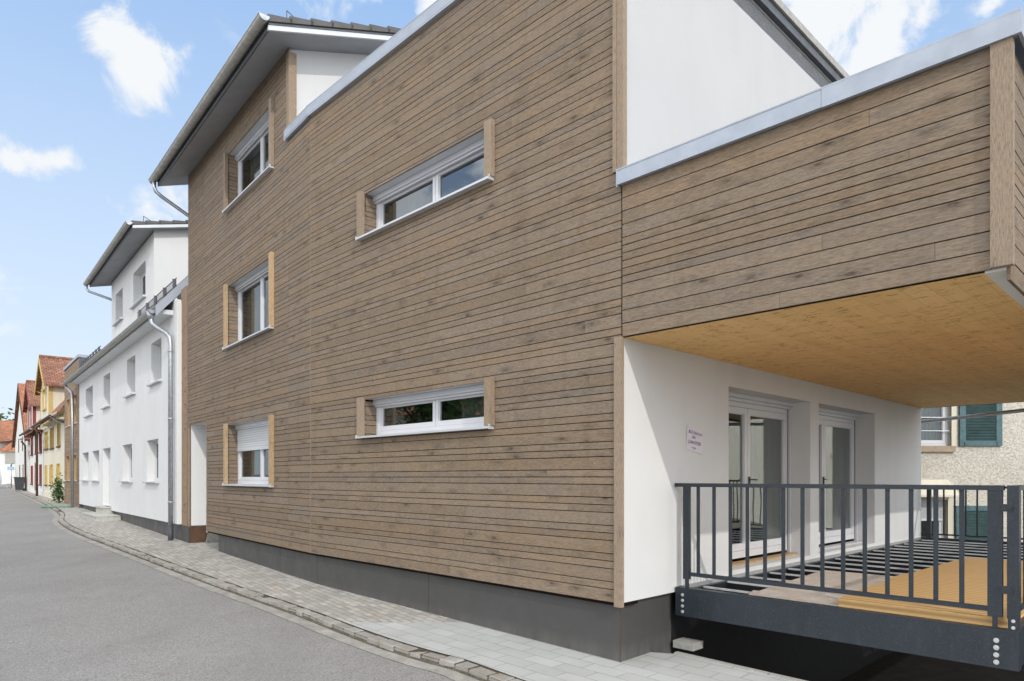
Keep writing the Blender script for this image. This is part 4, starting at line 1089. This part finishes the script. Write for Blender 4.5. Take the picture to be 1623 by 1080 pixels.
for (a, b, z0, z1) in hb:
    w = window(FL, b2, a, b, z0, z1, -.09, [(a+b)/2], sill=(a-.05, b+.05, z0), sill_d=.17, curtain=None)
    mb = MB(); mb.box(FL, b, b+.03, -.09, .14, z0, z1); mb.box(FL, a-.03, a, -.09, .14, z0, z1); mb.box(FL, a, b, -.09, .12, z1, z1+.03); mb.build('jamb_board', M['fresh'], w)
gp_ = MB(); gp_.tube([P(FL,25.6,.3,.60), P(FL,25.7,.4,.55), P(FL,26.1,.9,.54), P(FL,26.5,1.35,.53)], .055, 10)
tag(gp_.build('drain_pipe', M['green_pipe'], base=P(FL,26,1,.45)), 'green drain pipe lying across the pavement to the kerb', 'pipe')

# ================================================================== OLD HOUSES
def old_house(label, u0, u1, wallmat, trim, tile, doru, z_e, dor_top, ridge, wins_g, wins_u, wins_d, ovr, door=None, name='timber_framed_house'):
    h = thing(name, label, 'house', P(FL, (u0+u1)/2, -3, .6))
    holes = wins_g+wins_u+([door] if door else [])
    mb = MB(); wall(mb, FL, 0, u0, u1, .2, z_e, holes, .14); mb.box(FL, u0, u0+.05, -7, -.01, .2, z_e+.3); mb.box(FL, u1-.05, u1, -7, -.01, .2, z_e+.3); mb.build('wall', M[wallmat], h)
    mb = MB(); mb.box(FL, u0, u1, -.3, .05, .2, .95); mb.build('plinth', M['white_old' if wallmat == 'white_old' else 'cream'], h)
    for (a, b, z0, z1) in wins_g+wins_u:
        w = window(FL, h, a, b, z0, z1, -.10, [(a+b)/2], room=True, sw=.05)
        mb = MB(); mb.box(FL, a-.10, b+.10, -.1, .09, z0-.09, z0-.01); mb.build('sill', M['brown_timber'], w)
        for (p, q) in ((a-.02, a+.035), (b-.035, b+.02)):
            mb = MB(); mb.box(FL, p, q, -.09, .05, z0, z1); mb.build('shutter', M[trim], w)
    if door:
        a, b, z0, z1 = door; mb = MB(); mb.box(FL, a, b, -.12, -.06, z0, z1); dd_ = mb.build('door', M[trim], h)
        mb = MB(); mb.box(FL, a-.08, a, -.05, .04, z0, z1+.1); mb.box(FL, b, b+.08, -.05, .04, z0, z1+.1); mb.build('door_frame', M[trim], dd_)
    # main roof, steep, up from the eave
    f = lambda d: z_e+(.55-d)*1.25-.2
    mb = MB()
    def slab_uv(F, ua, ub, d0, d1, f, t):
        L = math.hypot(d0-d1, f(d0)-f(d1))
        mb.face([P(F,ua,d0,f(d0)+t), P(F,ub,d0,f(d0)+t), P(F,ub,d1,f(d1)+t), P(F,ua,d1,f(d1)+t)], [(0,0),(ub-ua,0),(ub-ua,L),(0,L)])
        mb.face([P(F,ua,d0,f(d0)), P(F,ub,d0,f(d0)), P(F,ub,d1,f(d1)), P(F,ua,d1,f(d1))])
        for u in (ua, ub): mb.face([P(F,u,d0,f(d0)), P(F,u,d1,f(d1)), P(F,u,d1,f(d1)+t), P(F,u,d0,f(d0)+t)])
        mb.face([P(F,ua,d0,f(d0)), P(F,ub,d0,f(d0)), P(F,ub,d0,f(d0)+t), P(F,ua,d0,f(d0)+t)])
    da, db = doru
    slab_uv(FL, u0-.05, da, .55, -2.4, f, .10)
    if db < u1-.3: slab_uv(FL, db, u1, .55, -3.2, f, .10)
    mb.build('roof', M[tile], h)
    # jettied eave beam with brackets
    mb = MB(); mb.box(FL, u0, u1, .0, .12, z_e-.14, z_e+.02); mb.box(FL, u0, u1, .40, .46, z_e-.02, z_e+.08); k = u0+.3
    while k < u1: mb.box(FL, k, k+.14, .0, .42, z_e-.26, z_e-.14); k += 1.6
    mb.build('eaves_beam', M['cream' if trim == 'yellow' else 'brown_timber'], h)
    gutter(FL, u0+.1, u1-.1, .62, z_e-.05, .08, h, mat='brown_timber', seams=4)
    # dormer with its own gable facing the street
    dfr = .12
    mb = MB(); wall(mb, FL, dfr, da, db, z_e, dor_top, wins_d, .12)
    uc = (da+db)/2
    mb.face([P(FL,da,dfr,dor_top), P(FL,db,dfr,dor_top), P(FL,uc,dfr,ridge-.15)])
    quad(mb, FL, [(da, dfr, z_e-.1), (da, -4, z_e-.1), (da, -4, dor_top), (da, dfr, dor_top)]); quad(mb, FL, [(db, dfr, z_e-.1), (db, -4, z_e-.1), (db, -4, dor_top), (db, dfr, dor_top)])
    mb.build('dormer_wall', M[wallmat], h)
    for (a, b, z0, z1) in wins_d:
        w = window(FL, h, a, b, z0, z1, dfr-.06, [(a+b)/2], room=True, sw=.05)
        mb = MB(); mb.box(FL, a-.12, a, dfr, dfr+.07, z0-.1, z1+.1); mb.box(FL, b, b+.12, dfr, dfr+.07, z0-.1, z1+.1); mb.box(FL, a, b, dfr, dfr+.07, z1, z1+.1); mb.box(FL, a-.15, b+.15, dfr, dfr+.1, z0-.2, z0-.1); mb.build('surround', M[trim], w)
    tb_ = MB()
    tb_.box(FL, da-.03, da+.16, dfr-.16, dfr+.03, z_e, dor_top); tb_.box(FL, db-.16, db+.02, dfr-.1, dfr+.03, z_e, dor_top); tb_.box(FL, da, db, dfr, dfr+.03, dor_top-.1, dor_top+.06); tb_.box(FL, da, db, dfr, dfr+.03, z_e, z_e+.16)
    # braces on the side of the dormer
    tb_.box(FL, da-.03, da-.001, -1.7, -1.55, z_e+.3, dor_top)
    tb_.hexa([P(FL,da-.03,-.1,z_e+.35), P(FL,da-.001,-.1,z_e+.35), P(FL,da-.001,-1.55,dor_top-.55), P(FL,da-.03,-1.55,dor_top-.55), P(FL,da-.03,-.1,z_e+.52), P(FL,da-.001,-.1,z_e+.52), P(FL,da-.001,-1.55,dor_top-.38), P(FL,da-.03,-1.55,dor_top-.38)])
    tb_.hexa([P(FL,da-.03,.05,z_e+.02), P(FL,da-.001,.05,z_e+.02), P(FL,da-.001,-2.4,z_e+2.0), P(FL,da-.03,-2.4,z_e+2.0), P(FL,da-.03,.05,z_e+.2), P(FL,da-.001,.05,z_e+.2), P(FL,da-.001,-2.4,z_e+2.2), P(FL,da-.03,-2.4,z_e+2.2)])
    tb_.build('timber_frame', M[trim], h)
    mb = MB()
    o = .45
    for sgn in (1, -1):
        ue = uc-sgn*((uc-da)+o); ze = dor_top-(ridge-dor_top)*o/(uc-da)+.05
        L = math.hypot(uc-ue, ridge-ze)
        A, B_, C_, D_ = P(FL,ue,dfr+ovr,ze), P(FL,ue,-5.5,ze), P(FL,uc,-5.5,ridge), P(FL,uc,dfr+ovr,ridge)
        up = Vector((0,0,.10))
        mb.face([A+up,B_+up,C_+up,D_+up], [(0,0),(5.5+ovr,0),(5.5+ovr,L),(0,L)]); mb.face([A,B_,C_,D_]); mb.face([A,D_,D_+up,A+up], [(0,0),(L,0),(L,.1),(0,.1)]); mb.face([A,B_,B_+up,A+up], [(0,0),(5,0),(5,.1),(0,.1)])
    mb.tube([P(FL,uc,dfr+ovr,ridge+.12), P(FL,uc,-5.5,ridge+.12)], .10, 8)
    mb.build('dormer_roof', M[tile], h)
    bb = MB()
    for sgn in (1, -1):
        ue = uc-sgn*((uc-da)+o); ze = dor_top-(ridge-dor_top)*o/(uc-da)+.05
        bb.hexa([P(FL,ue,dfr+ovr-.01,ze-.2), P(FL,uc,dfr+ovr-.01,ridge-.22), P(FL,uc,dfr+ovr+.03,ridge-.22), P(FL,ue,dfr+ovr+.03,ze-.2), P(FL,ue,dfr+ovr-.01,ze+.06), P(FL,uc,dfr+ovr-.01,ridge+.06), P(FL,uc,dfr+ovr+.03,ridge+.06), P(FL,ue,dfr+ovr+.03,ze+.06)])
        for dd2 in (dfr+ovr-.02,): bb.tube([P(FL,ue+sgn*.45,dfr,ze+.1), P(FL,ue+sgn*.45,dd2,ze+.25)], .06, 6)
    bb.build('bargeboard', M[trim], h)
    return h
yh = old_house('cream half timbered house with ochre window trim and steep clay tiled dormer', 30.15, 41.3, 'cream', 'yellow', 'tile_old', (37.0, 41.9), 5.05, 7.35, 9.05,
    [(33.0, 34.4, 1.45, 2.6), (36.3, 37.8, 1.42, 2.6), (39.4, 40.5, 1.42, 2.6)], [(32.9, 34.0, 3.55, 4.8), (35.9, 37.6, 3.55, 4.75), (38.9, 40.6, 3.6, 4.65)], [(38.6, 40.1, 6.1, 7.15)], .30)
rh = old_house('white half timbered house with red shutters and red dormer behind the yellow one', 41.95, 51.3, 'white_old', 'red', 'tile_old', (47.2, 52.0), 5.0, 7.0, 8.65,
    [(42.8, 43.9, 1.4, 2.7), (49.0, 50.2, 1.4, 2.7)], [(42.6, 44.0, 3.5, 4.75), (45.6, 46.9, 3.5, 4.75), (48.9, 50.2, 3.5, 4.75)], [(48.6, 50.2, 5.5, 6.75)], .25, door=(45.9, 47.2, .8, 2.8))
mb = MB(); mb.tube([P(FL,41.6,.35,.6), P(FL,41.6,.35,4.8), P(FL,41.6,.6,5.0)], .07, 8); mb.build('downpipe', M['brown_timber'], rh)
pipe([P(FL,30.5,.62,5.0), P(FL,30.9,.62,4.95), P(FL,31.3,.3,4.75), P(FL,31.4,.0,4.7)], .06, yh)
# white gable house
gh = thing('gabled_house', 'white house with tall orange tiled roof and street gable beyond the red house', 'house', P(FL, 60, -4, .8))
wg = [(57.5, 58.6, 1.5, 2.9), (61.0, 62.3, 1.5, 2.9), (58, 59, 4, 5.2), (62.2, 63.4, 4, 5.2)]
mb = MB(); wall(mb, FL, 0, 53.2, 67, .3, 4.9, wg, .12); mb.face([P(FL,53.2,0,4.9), P(FL,67,0,4.9), P(FL,60.1,0,9.4)]); quad(mb, FL, [(53.2,0,.3),(53.2,-12,.3),(53.2,-12,4.9),(53.2,0,4.9)]); quad(mb, FL, [(67,0,.3),(67,-12,.3),(67,-12,4.9),(67,0,4.9)]); mb.build('wall', M['white_old'], gh)
for (a, b, z0, z1) in wg:
    w = window(FL, gh, a, b, z0, z1, -.08, [(a+b)/2]); mb = MB(); mb.box(FL, a-.03, a+.03, 0, .06, z0, z1); mb.build('shutter', M['brown_timber'], w)
mb = MB()
for (ue, s) in ((52.6, 1), (67.6, -1)):
    L = math.hypot(60.1-ue, 5.1); up = Vector((0,0,.12))
    A, B_, C_, D_ = P(FL,ue,.2,4.6), P(FL,ue,-12,4.6), P(FL,60.1,-12,9.65), P(FL,60.1,.2,9.65)
    mb.face([A+up,B_+up,C_+up,D_+up], [(0,0),(12.5,0),(12.5,L),(0,L)]); mb.face([A,B_,C_,D_]); mb.face([A,D_,D_+up,A+up])
mb.build('roof', M['tile_red'], gh)
mb = MB()
for ue in (52.6, 67.6): mb.hexa([P(FL,ue,.2,4.4), P(FL,60.1,.2,9.42), P(FL,60.1,.24,9.42), P(FL,ue,.24,4.4), P(FL,ue,.2,4.72), P(FL,60.1,.2,9.76), P(FL,60.1,.24,9.76), P(FL,ue,.24,4.72)])
mb.build('bargeboard', M['brown_timber'], gh)
pipe([P(FL,53.4,.4,4.6), P(FL,53.6,.15,4.3), P(FL,53.6,.12,.7)], .07, gh, mat='brown_timber')
gutter(FL, 51.5, 53.1, .45, 4.75, .09, gh, seams=2)
# far house closing the street
fh = thing('far_house', 'white house with red tiled roof closing the end of the street', 'house', (-60, 82, 1.1))
wf = [(-59.3, -58.0, 3.9, 5.1), (-64, -62.6, 3.9, 5.1), (-64, -62.6, 1.8, 3.0)]
mb = MB(); wall(mb, FW, -80, -72, -50, .5, 6.4, wf, .1); mb.box(FW, -50.1, -50, -92, -80.01, .5, 6.4); mb.build('wall', M['white_old'], fh)
for (a, b, z0, z1) in wf: window(FW, fh, a, b, z0, z1, -80.08, [(a+b)/2], blind=.9 if a == -59.3 else 0)
mb = MB()
def rquad(A, B_, C_, D_):
    A, B_, C_, D_ = map(Vector, (A, B_, C_, D_)); L = (B_-A).length; Hh = (D_-A).length
    mb.face([A, B_, C_, D_], [(0,0),(L,0),(L,Hh),(0,Hh)]); dn = Vector((0,0,-.12)); mb.face([A+dn,B_+dn,C_+dn,D_+dn]); mb.face([A,B_,B_+dn,A+dn])
rquad((-73, 79.4, 6.2), (-49, 79.4, 6.2), (-49, 84.5, 8.9), (-73, 84.5, 8.9)); rquad((-73, 89.6, 6.2), (-49, 89.6, 6.2), (-49, 84.5, 8.9), (-73, 84.5, 8.9))
rquad((-58.3, 77.2, 4.9), (-50, 77.2, 4.9), (-50, 79.95, 6.6), (-57.4, 79.95, 6.6))
# cross gable with its roof
rquad((-62.2, 77.4, 7.6), (-58.2, 77.4, 5.9), (-58.2, 81.5, 6.3), (-62.2, 83.5, 8.2)); rquad((-66, 77.4, 5.9), (-62.2, 77.4, 7.6), (-62.2, 83.5, 8.2), (-66, 81.5, 6.3))
mb.build('roof', M['tile_red'], fh)
mb = MB(); mb.face([(-66, 78, .5), (-58.6, 78, .5), (-58.6, 78, 6.0), (-62.2, 78, 7.5), (-66, 78, 5.9)]); mb.face([(-58.6, 78, .5), (-58.6, 80.5, .5), (-58.6, 80.5, 6.2), (-58.6, 78, 6.0)]); mb.box(FW, -58.59, -50.3, -80, -77.6, .5, 4.9); mb.build('wing', M['white_old'], fh)
mb = MB(); mb.box(FW, -57.6, -56.2, -77.59, -77.55, 3.4, 4.5); mb.build('shutter', M['gutter'], fh)
# shrub, bin, sign, van
def leaves(mb, cen, rad, n, size, seed, clumps=14):
    r = random.Random(seed); cs = []
    for i in range(clumps):
        d = Vector((r.gauss(0,1), r.gauss(0,1), r.gauss(0,1))).normalized()*r.uniform(.35, .95)
        cs.append((Vector((cen[0]+d.x*rad[0], cen[1]+d.y*rad[1], cen[2]+d.z*rad[2])), r.uniform(.22, .42), r.uniform(.1, .9)))
    for i in range(n):
        c, k, br = r.choice(cs)
        p = c+Vector((r.gauss(0,.5)*rad[0]*k*1.6, r.gauss(0,.5)*rad[1]*k*1.6, r.gauss(0,.5)*rad[2]*k*1.6))
        a = Vector((r.gauss(0,1), r.gauss(0,1), r.gauss(0,1))).normalized(); b = a.cross(Vector((r.gauss(0,1), r.gauss(0,1), r.gauss(0,1)))).normalized()
        s = size*r.uniform(.6, 1.4); v = min(1, max(0, br+r.uniform(-.3, .3)))
        mb.face([p-a*s, p-b*s*.45, p+a*s, p+b*s*.45], None, (v, v, v))
def tree(name, label, cat, x, y, h, rad, n, size, seed, trunk_h, leafmat='leaf', g=0):
    t = thing(name, label, cat, (x, y, gz(y)))
    r = random.Random(seed); mb = MB(); z0 = gz(y)-.1
    tr = h*.022+.02
    mb.tube([(x, y, z0), (x+.03*h*.3, y, z0+trunk_h*.5), (x, y+.02, z0+trunk_h), (x-.02*h, y, z0+h*.75)], [tr*1.3, tr, tr*.8, tr*.25], 8)
    for k in range(7):
        a = k*2.4; zz = z0+trunk_h*r.uniform(.8, 1.3)
        mb.tube([(x, y, zz), (x+math.cos(a)*rad[0]*.4, y+math.sin(a)*rad[1]*.4, zz+h*.15), (x+math.cos(a)*rad[0]*.8, y+math.sin(a)*rad[1]*.8, zz+h*.28)], [tr*.5, tr*.3, tr*.1], 6)
    mb.build('trunk', M['bark'], t)
    mb = MB(); leaves(mb, (x, y, z0+h-rad[2]), rad, n, size, seed); mb.build('crown', M[leafmat], t); return t
sp_ = P(FL, 30.6, .30, 0)
tree('shrub', 'green shrub growing at the wall between the brown clad house and the cream house', 'shrub', sp_.x, sp_.y, 1.35, (.30, .30, .62), 700, .06, 3, .4)
tree('tree', 'dark green tree top showing above the far red roof', 'tree', -72.0, 96, 9.3, (3, 3, 3), 1500, .35, 6, 4)
_t1 = tree('tree', 'broad leafy tree standing across the street from the clad house', 'tree', -15.5, 7.2, 7.5, (3.0, 3.0, 2.6), 5200, .14, 9, 2.6)
_t2 = tree('tree', 'tall leafy tree across the street, further along than the broad one', 'tree', -22, 11.5, 9.5, (3.2, 3.2, 3.4), 4200, .16, 12, 3)
_t1['group'] = _t2['group'] = 'trees across the street'
bp = P(FL, 54.6, .45, 0); bn = thing('wheelie_bin', 'dark grey wheelie bin at the foot of the white gabled house', 'bin', (bp.x, bp.y, gz(bp.y)+KH))
zb = gz(bp.y)+KH
mb = MB(); F_ = ((bp.x, bp.y), eL, nL)
mb.hexa([P(F_,-.3,-.25,zb+.06), P(F_,.3,-.25,zb+.06), P(F_,.3,.25,zb+.06), P(F_,-.3,.25,zb+.06), P(F_,-.4,-.32,zb+1.0), P(F_,.4,-.32,zb+1.0), P(F_,.4,.32,zb+1.0), P(F_,-.4,.32,zb+1.0)]); mb.build('body', M['bin'], bn)
mb = MB(); mb.box(F_, -.44, .44, -.36, .36, zb+1.0, zb+1.07); mb.build('lid', M['bin'], bn)
for s_ in (-.3, .3):
    mb = MB(); mb.tube([P(F_, s_-.03, -.3, zb+.1), P(F_, s_+.03, -.3, zb+.1)], .1, 12); mb.build('wheel', M['rubber'], bn)
# direction sign
sx, sy = -45.9, 62.6; zg = gz(sy)
sn = thing('direction_sign', 'small blue and white direction sign on a grey post at the street end', 'sign', (sx, sy, zg))
mb = MB(); mb.tube([(sx, sy, zg), (sx, sy, 2.95)], .04, 8); mb.build('post', M['zinc_pipe'], sn)
FSg = ((sx, sy-.05), (1, 0), (0, -1))
mb = MB(); mb.box(FSg, -.34, .30, 0, .03, 2.55, 2.82); pl_ = mb.build('plate', M['sign_blue'], sn)
mb = MB()
for k in range(6): mb.box(FSg, -.30+k*.095, -.24+k*.095, .031, .034, 2.60+(k % 2)*.05, 2.76)
mb.build('lettering', M['pvc'], pl_)
mb = MB(); mb.hexa([(sx-.08, sy-.08, 2.86), (sx, sy-.08, 2.86), (sx, sy-.05, 2.86), (sx-.08, sy-.05, 2.86), (sx+.1, sy-.08, 3.15), (sx+.18, sy-.08, 3.15), (sx+.18, sy-.05, 3.15), (sx+.1, sy-.05, 3.15)]); mb.build('arrow', M['bin'], sn)
# parked van
vx, vy = -45.9, 60.3; vz = gz(vy)
van = thing('parked_van', 'white van parked at the far end of the street', 'van', (vx-2, vy, vz))
FV = ((vx-2.2, vy), (1, 0), (0, -1))
mb = MB()
prof = [(-2.4, .35), (2.35, .35), (2.42, .8), (2.38, 1.15), (2.2, 1.85), (2.0, 2.0), (-1.0, 2.02), (-1.5, 1.85), (-2.1, 1.15), (-2.42, 1.0)]
mb.prism([P(FV, a, .85, z+vz) for a, z in prof], Vector((0, 1.7, 0))); mb.build('body', M['van'], van)
for (p_, q_) in ((-1.3, -.3), (-.2, .9), (1.0, 2.0)): mb = MB(); mb.box(FV, p_, q_, .853, .86, vz+1.15, vz+1.72); mb.build('side_window', M['carglass'], van)
mb = MB(); mb.box(FV, -2.35, 2.35, .853, .875, vz+.62, vz+.72); mb.build('side_trim', M['bin'], van)
mb = MB(); mb.box(FV, 2.0, 2.36, .853, .87, vz+.95, vz+1.15); mb.build('tail_light', M['red'], van)
for a in (-1.55, 1.5):
    for d in (.78, -.86):
        mb = MB(); mb.tube([P(FV, a, d, vz+.33), P(FV, a, d+.1, vz+.33)], .33, 18, smooth=False); w_ = mb.build('wheel', M['rubber'], van)
        mb = MB(); mb.tube([P(FV, a, d+.1, vz+.33), P(FV, a, d+.11, vz+.33)], .2, 14, smooth=False); mb.build('rim', M['galv'], w_)
# house across the street (seen only as a reflection in the strip windows)
oh = thing('house_opposite', 'pale rendered house across the street, behind the leafy trees', 'house', (-32, 14, .2))
mb = MB(); mb.box(FW, -40, -30, -18, -8, -.2, 5.4); mb.build('wall', M['cream'], oh)
mb = MB(); mb.prism([(-29.4, 7.4, 5.3), (-40.6, 7.4, 5.3), (-35, 7.4, 8.6)], Vector((0, 11.2, 0))); mb.build('roof', M['tile_red'], oh)
for y in (-16.5, -14, -11.5, -9):
    for z in (1.2, 3.7): mb = MB(); mb.box(FW, -29.99, -29.95, y-.5, y+.5, z, z+1.2); mb.build('window', M['carglass'], oh)

# ================================================================== WORLD, SUN, CAMERA
hd = Vector((1.6*eR[0]+.60*eS[0], 1.6*eR[1]+.60*eS[1]))   # horizontal travel of the sunlight per metre of drop
sun_dir = Vector((hd.x, hd.y, -1)).normalized()
elev = math.asin(-sun_dir.z)
sl = bpy.data.lights.new('sun', 'SUN'); sl.energy = 1.65; sl.angle = R(.6); sl.color = (1, .955, .88)
so = bpy.data.objects.new('sun', sl); col.objects.link(so); so.rotation_euler = sun_dir.to_track_quat('-Z', 'Y').to_euler(); so.location = (0, -5, 20)
w = bpy.data.worlds.new('World'); sc.world = w; w.use_nodes = True
nt = w.node_tree; nt.nodes.clear()
def wn(t, **k):
    x = nt.nodes.new(t)
    for a, b in k.items(): setattr(x, a, b)
    return x
out = wn('ShaderNodeOutputWorld'); bg = wn('ShaderNodeBackground'); nt.links.new(bg.outputs[0], out.inputs[0])
sky = wn('ShaderNodeTexSky', sky_type='NISHITA', sun_disc=False); sky.sun_elevation = elev
to_sun = -sun_dir; sky.sun_rotation = math.atan2(to_sun.x, to_sun.y)
sky.air_density = 1.0; sky.dust_density = .6; sky.ozone_density = 1.2; sky.altitude = 400
SKY = .15
bg.inputs[1].default_value = SKY
tc = wn('ShaderNodeTexCoord')
def wm(op, a, b=None, c=None):
    x = wn('ShaderNodeMath', operation=op)
    for i, v in enumerate((a, b, c)):
        if v is None: continue
        if isinstance(v, (int, float)): x.inputs[i].default_value = v
        else: nt.links.new(v, x.inputs[i])
    return x.outputs[0]
nz = wn('ShaderNodeTexNoise'); nz.inputs['Scale'].default_value = 11; nz.inputs['Detail'].default_value = 12; nz.inputs['Roughness'].default_value = .62; nz.inputs['Distortion'].default_value = .5; nt.links.new(tc.outputs['Generated'], nz.inputs['Vector'])
n2 = wn('ShaderNodeTexNoise'); n2.inputs['Scale'].default_value = 2.2; n2.inputs['Detail'].default_value = 6; nt.links.new(tc.outputs['Generated'], n2.inputs['Vector'])
cov = None
f_, cx_, hy_ = 1082., 811.5, 757.
for (px, py, r, amp, st) in ((195, 60, .040, 1.0, 1.), (225, 100, .045, 1.0, 1.), (165, 35, .02, .8, 1.), (60, 250, .05, .8, 2.4), (15, 250, .03, .8, 1.6), (1300, 20, .085, 1.0, 1.), (1375, 75, .06, 1.0, 1.), (1260, 60, .06, .9, 1.), (690, 5, .05, .7, 1.), (1620, 70, .035, .7, 1.), (1560, 15, .02, .5, 1.4), (240, 335, .05, .5, 1.3), (30, 530, .05, .35, 2.6), (215, 430, .04, .3, 1.), (-220, 420, .12, .7, 1.6), (600, -500, .25, .8, 1), (-900, 100, .2, .9, 1.5), (1900, 300, .2, .8, 1.5)):
    d = Vector(((px-cx_)/f_, 1, (hy_-py)/f_)).normalized()
    vm = wn('ShaderNodeVectorMath', operation='SUBTRACT'); nt.links.new(tc.outputs['Generated'], vm.inputs[0]); vm.inputs[1].default_value = d
    v2 = wn('ShaderNodeVectorMath', operation='MULTIPLY'); nt.links.new(vm.outputs[0], v2.inputs[0]); v2.inputs[1].default_value = (1, 1, st)
    v3 = wn('ShaderNodeVectorMath', operation='LENGTH'); nt.links.new(v2.outputs[0], v3.inputs[0])
    m = wm('SUBTRACT', 1.0, wm('DIVIDE', v3.outputs['Value'], r*1.42))
    m = wm('MULTIPLY', wm('MAXIMUM', m, 0.0), amp)
    cov = m if cov is None else wm('MAXIMUM', cov, m)
# broad unseen clouds behind the viewer, added for reflections and fill light
gx = wn('ShaderNodeSeparateXYZ'); nt.links.new(tc.outputs['Generated'], gx.inputs[0])
back = wm('MULTIPLY', wm('GREATER_THAN', wm('MULTIPLY', gx.outputs[1], -1), -.35), 0.5)
mr0 = wn('ShaderNodeMapRange'); nt.links.new(n2.outputs['Fac'], mr0.inputs[0]); mr0.inputs[1].default_value = .36; mr0.inputs[2].default_value = .55
mrb = wn('ShaderNodeMapRange'); nt.links.new(gx.outputs[1], mrb.inputs[0]); mrb.inputs[1].default_value = .45; mrb.inputs[2].default_value = .2
cov = wm('MAXIMUM', cov, wm('MULTIPLY', wm('MULTIPLY', mr0.outputs[0], mrb.outputs[0]), 1.0))
cn = wm('MULTIPLY_ADD', wm('SUBTRACT', nz.outputs['Fac'], .5), 3.4, wm('MULTIPLY', cov, 1.5))
mr = wn('ShaderNodeMapRange', interpolation_type='SMOOTHSTEP'); nt.links.new(cn, mr.inputs[0]); mr.inputs[1].default_value = .3; mr.inputs[2].default_value = .95
gate = wn('ShaderNodeMapRange'); nt.links.new(cov, gate.inputs[0]); gate.inputs[1].default_value = 0; gate.inputs[2].default_value = .12
cmask = wm('MULTIPLY', mr.outputs[0], gate.outputs[0])
# pale summer sky: lift the clear blue a little and whiten it toward the horizon
lift = wn('ShaderNodeMix', data_type='RGBA'); lift.inputs[0].default_value = .72
nt.links.new(sky.outputs[0], lift.inputs[6]); lift.inputs[7].default_value = (2.45, 4.12, 6.95, 1)
hz = wn('ShaderNodeMapRange'); nt.links.new(gx.outputs[2], hz.inputs[0]); hz.inputs[1].default_value = .62; hz.inputs[2].default_value = .0; hz.inputs[3].default_value = 0; hz.inputs[4].default_value = .95
hm = wn('ShaderNodeMix', data_type='RGBA'); nt.links.new(hz.outputs[0], hm.inputs[0]); nt.links.new(lift.outputs[2], hm.inputs[6]); hm.inputs[7].default_value = (5.6, 6.2, 6.7, 1)
cm = wn('ShaderNodeMix', data_type='RGBA'); nt.links.new(cmask, cm.inputs[0]); nt.links.new(hm.outputs[2], cm.inputs[6]); 
bk = wn('ShaderNodeMapRange'); nt.links.new(gx.outputs[1], bk.inputs[0]); bk.inputs[1].default_value = .3; bk.inputs[2].default_value = -.2; bk.inputs[3].default_value = 1.0; bk.inputs[4].default_value = 2.35  # clouds behind the viewer brightened above the visible ones, as extra fill
cc_ = wn('ShaderNodeVectorMath', operation='SCALE'); cc_.inputs[0].default_value = (6.1, 6.3, 6.5); nt.links.new(bk.outputs[0], cc_.inputs['Scale']); nt.links.new(cc_.outputs[0], cm.inputs[7])
nt.links.new(cm.outputs[2], bg.inputs[0])

cam = bpy.data.cameras.new('camera'); co = bpy.data.objects.new('camera', cam); col.objects.link(co); sc.camera = co
co.location = (0, 0, 1.85); co.rotation_euler = (R(90), 0, 0)
cam.sensor_width = 36; cam.lens = 1082/1623*36; cam.shift_x = 0; cam.shift_y = (757-540)/1623; cam.clip_end = 3000; cam.clip_start = .05
sc.view_settings.view_transform = 'Standard'; sc.view_settings.look = 'None'; sc.view_settings.exposure = 0; sc.view_settings.gamma = 1
for o in bpy.data.objects:
    if 'base' in o: del o['base']
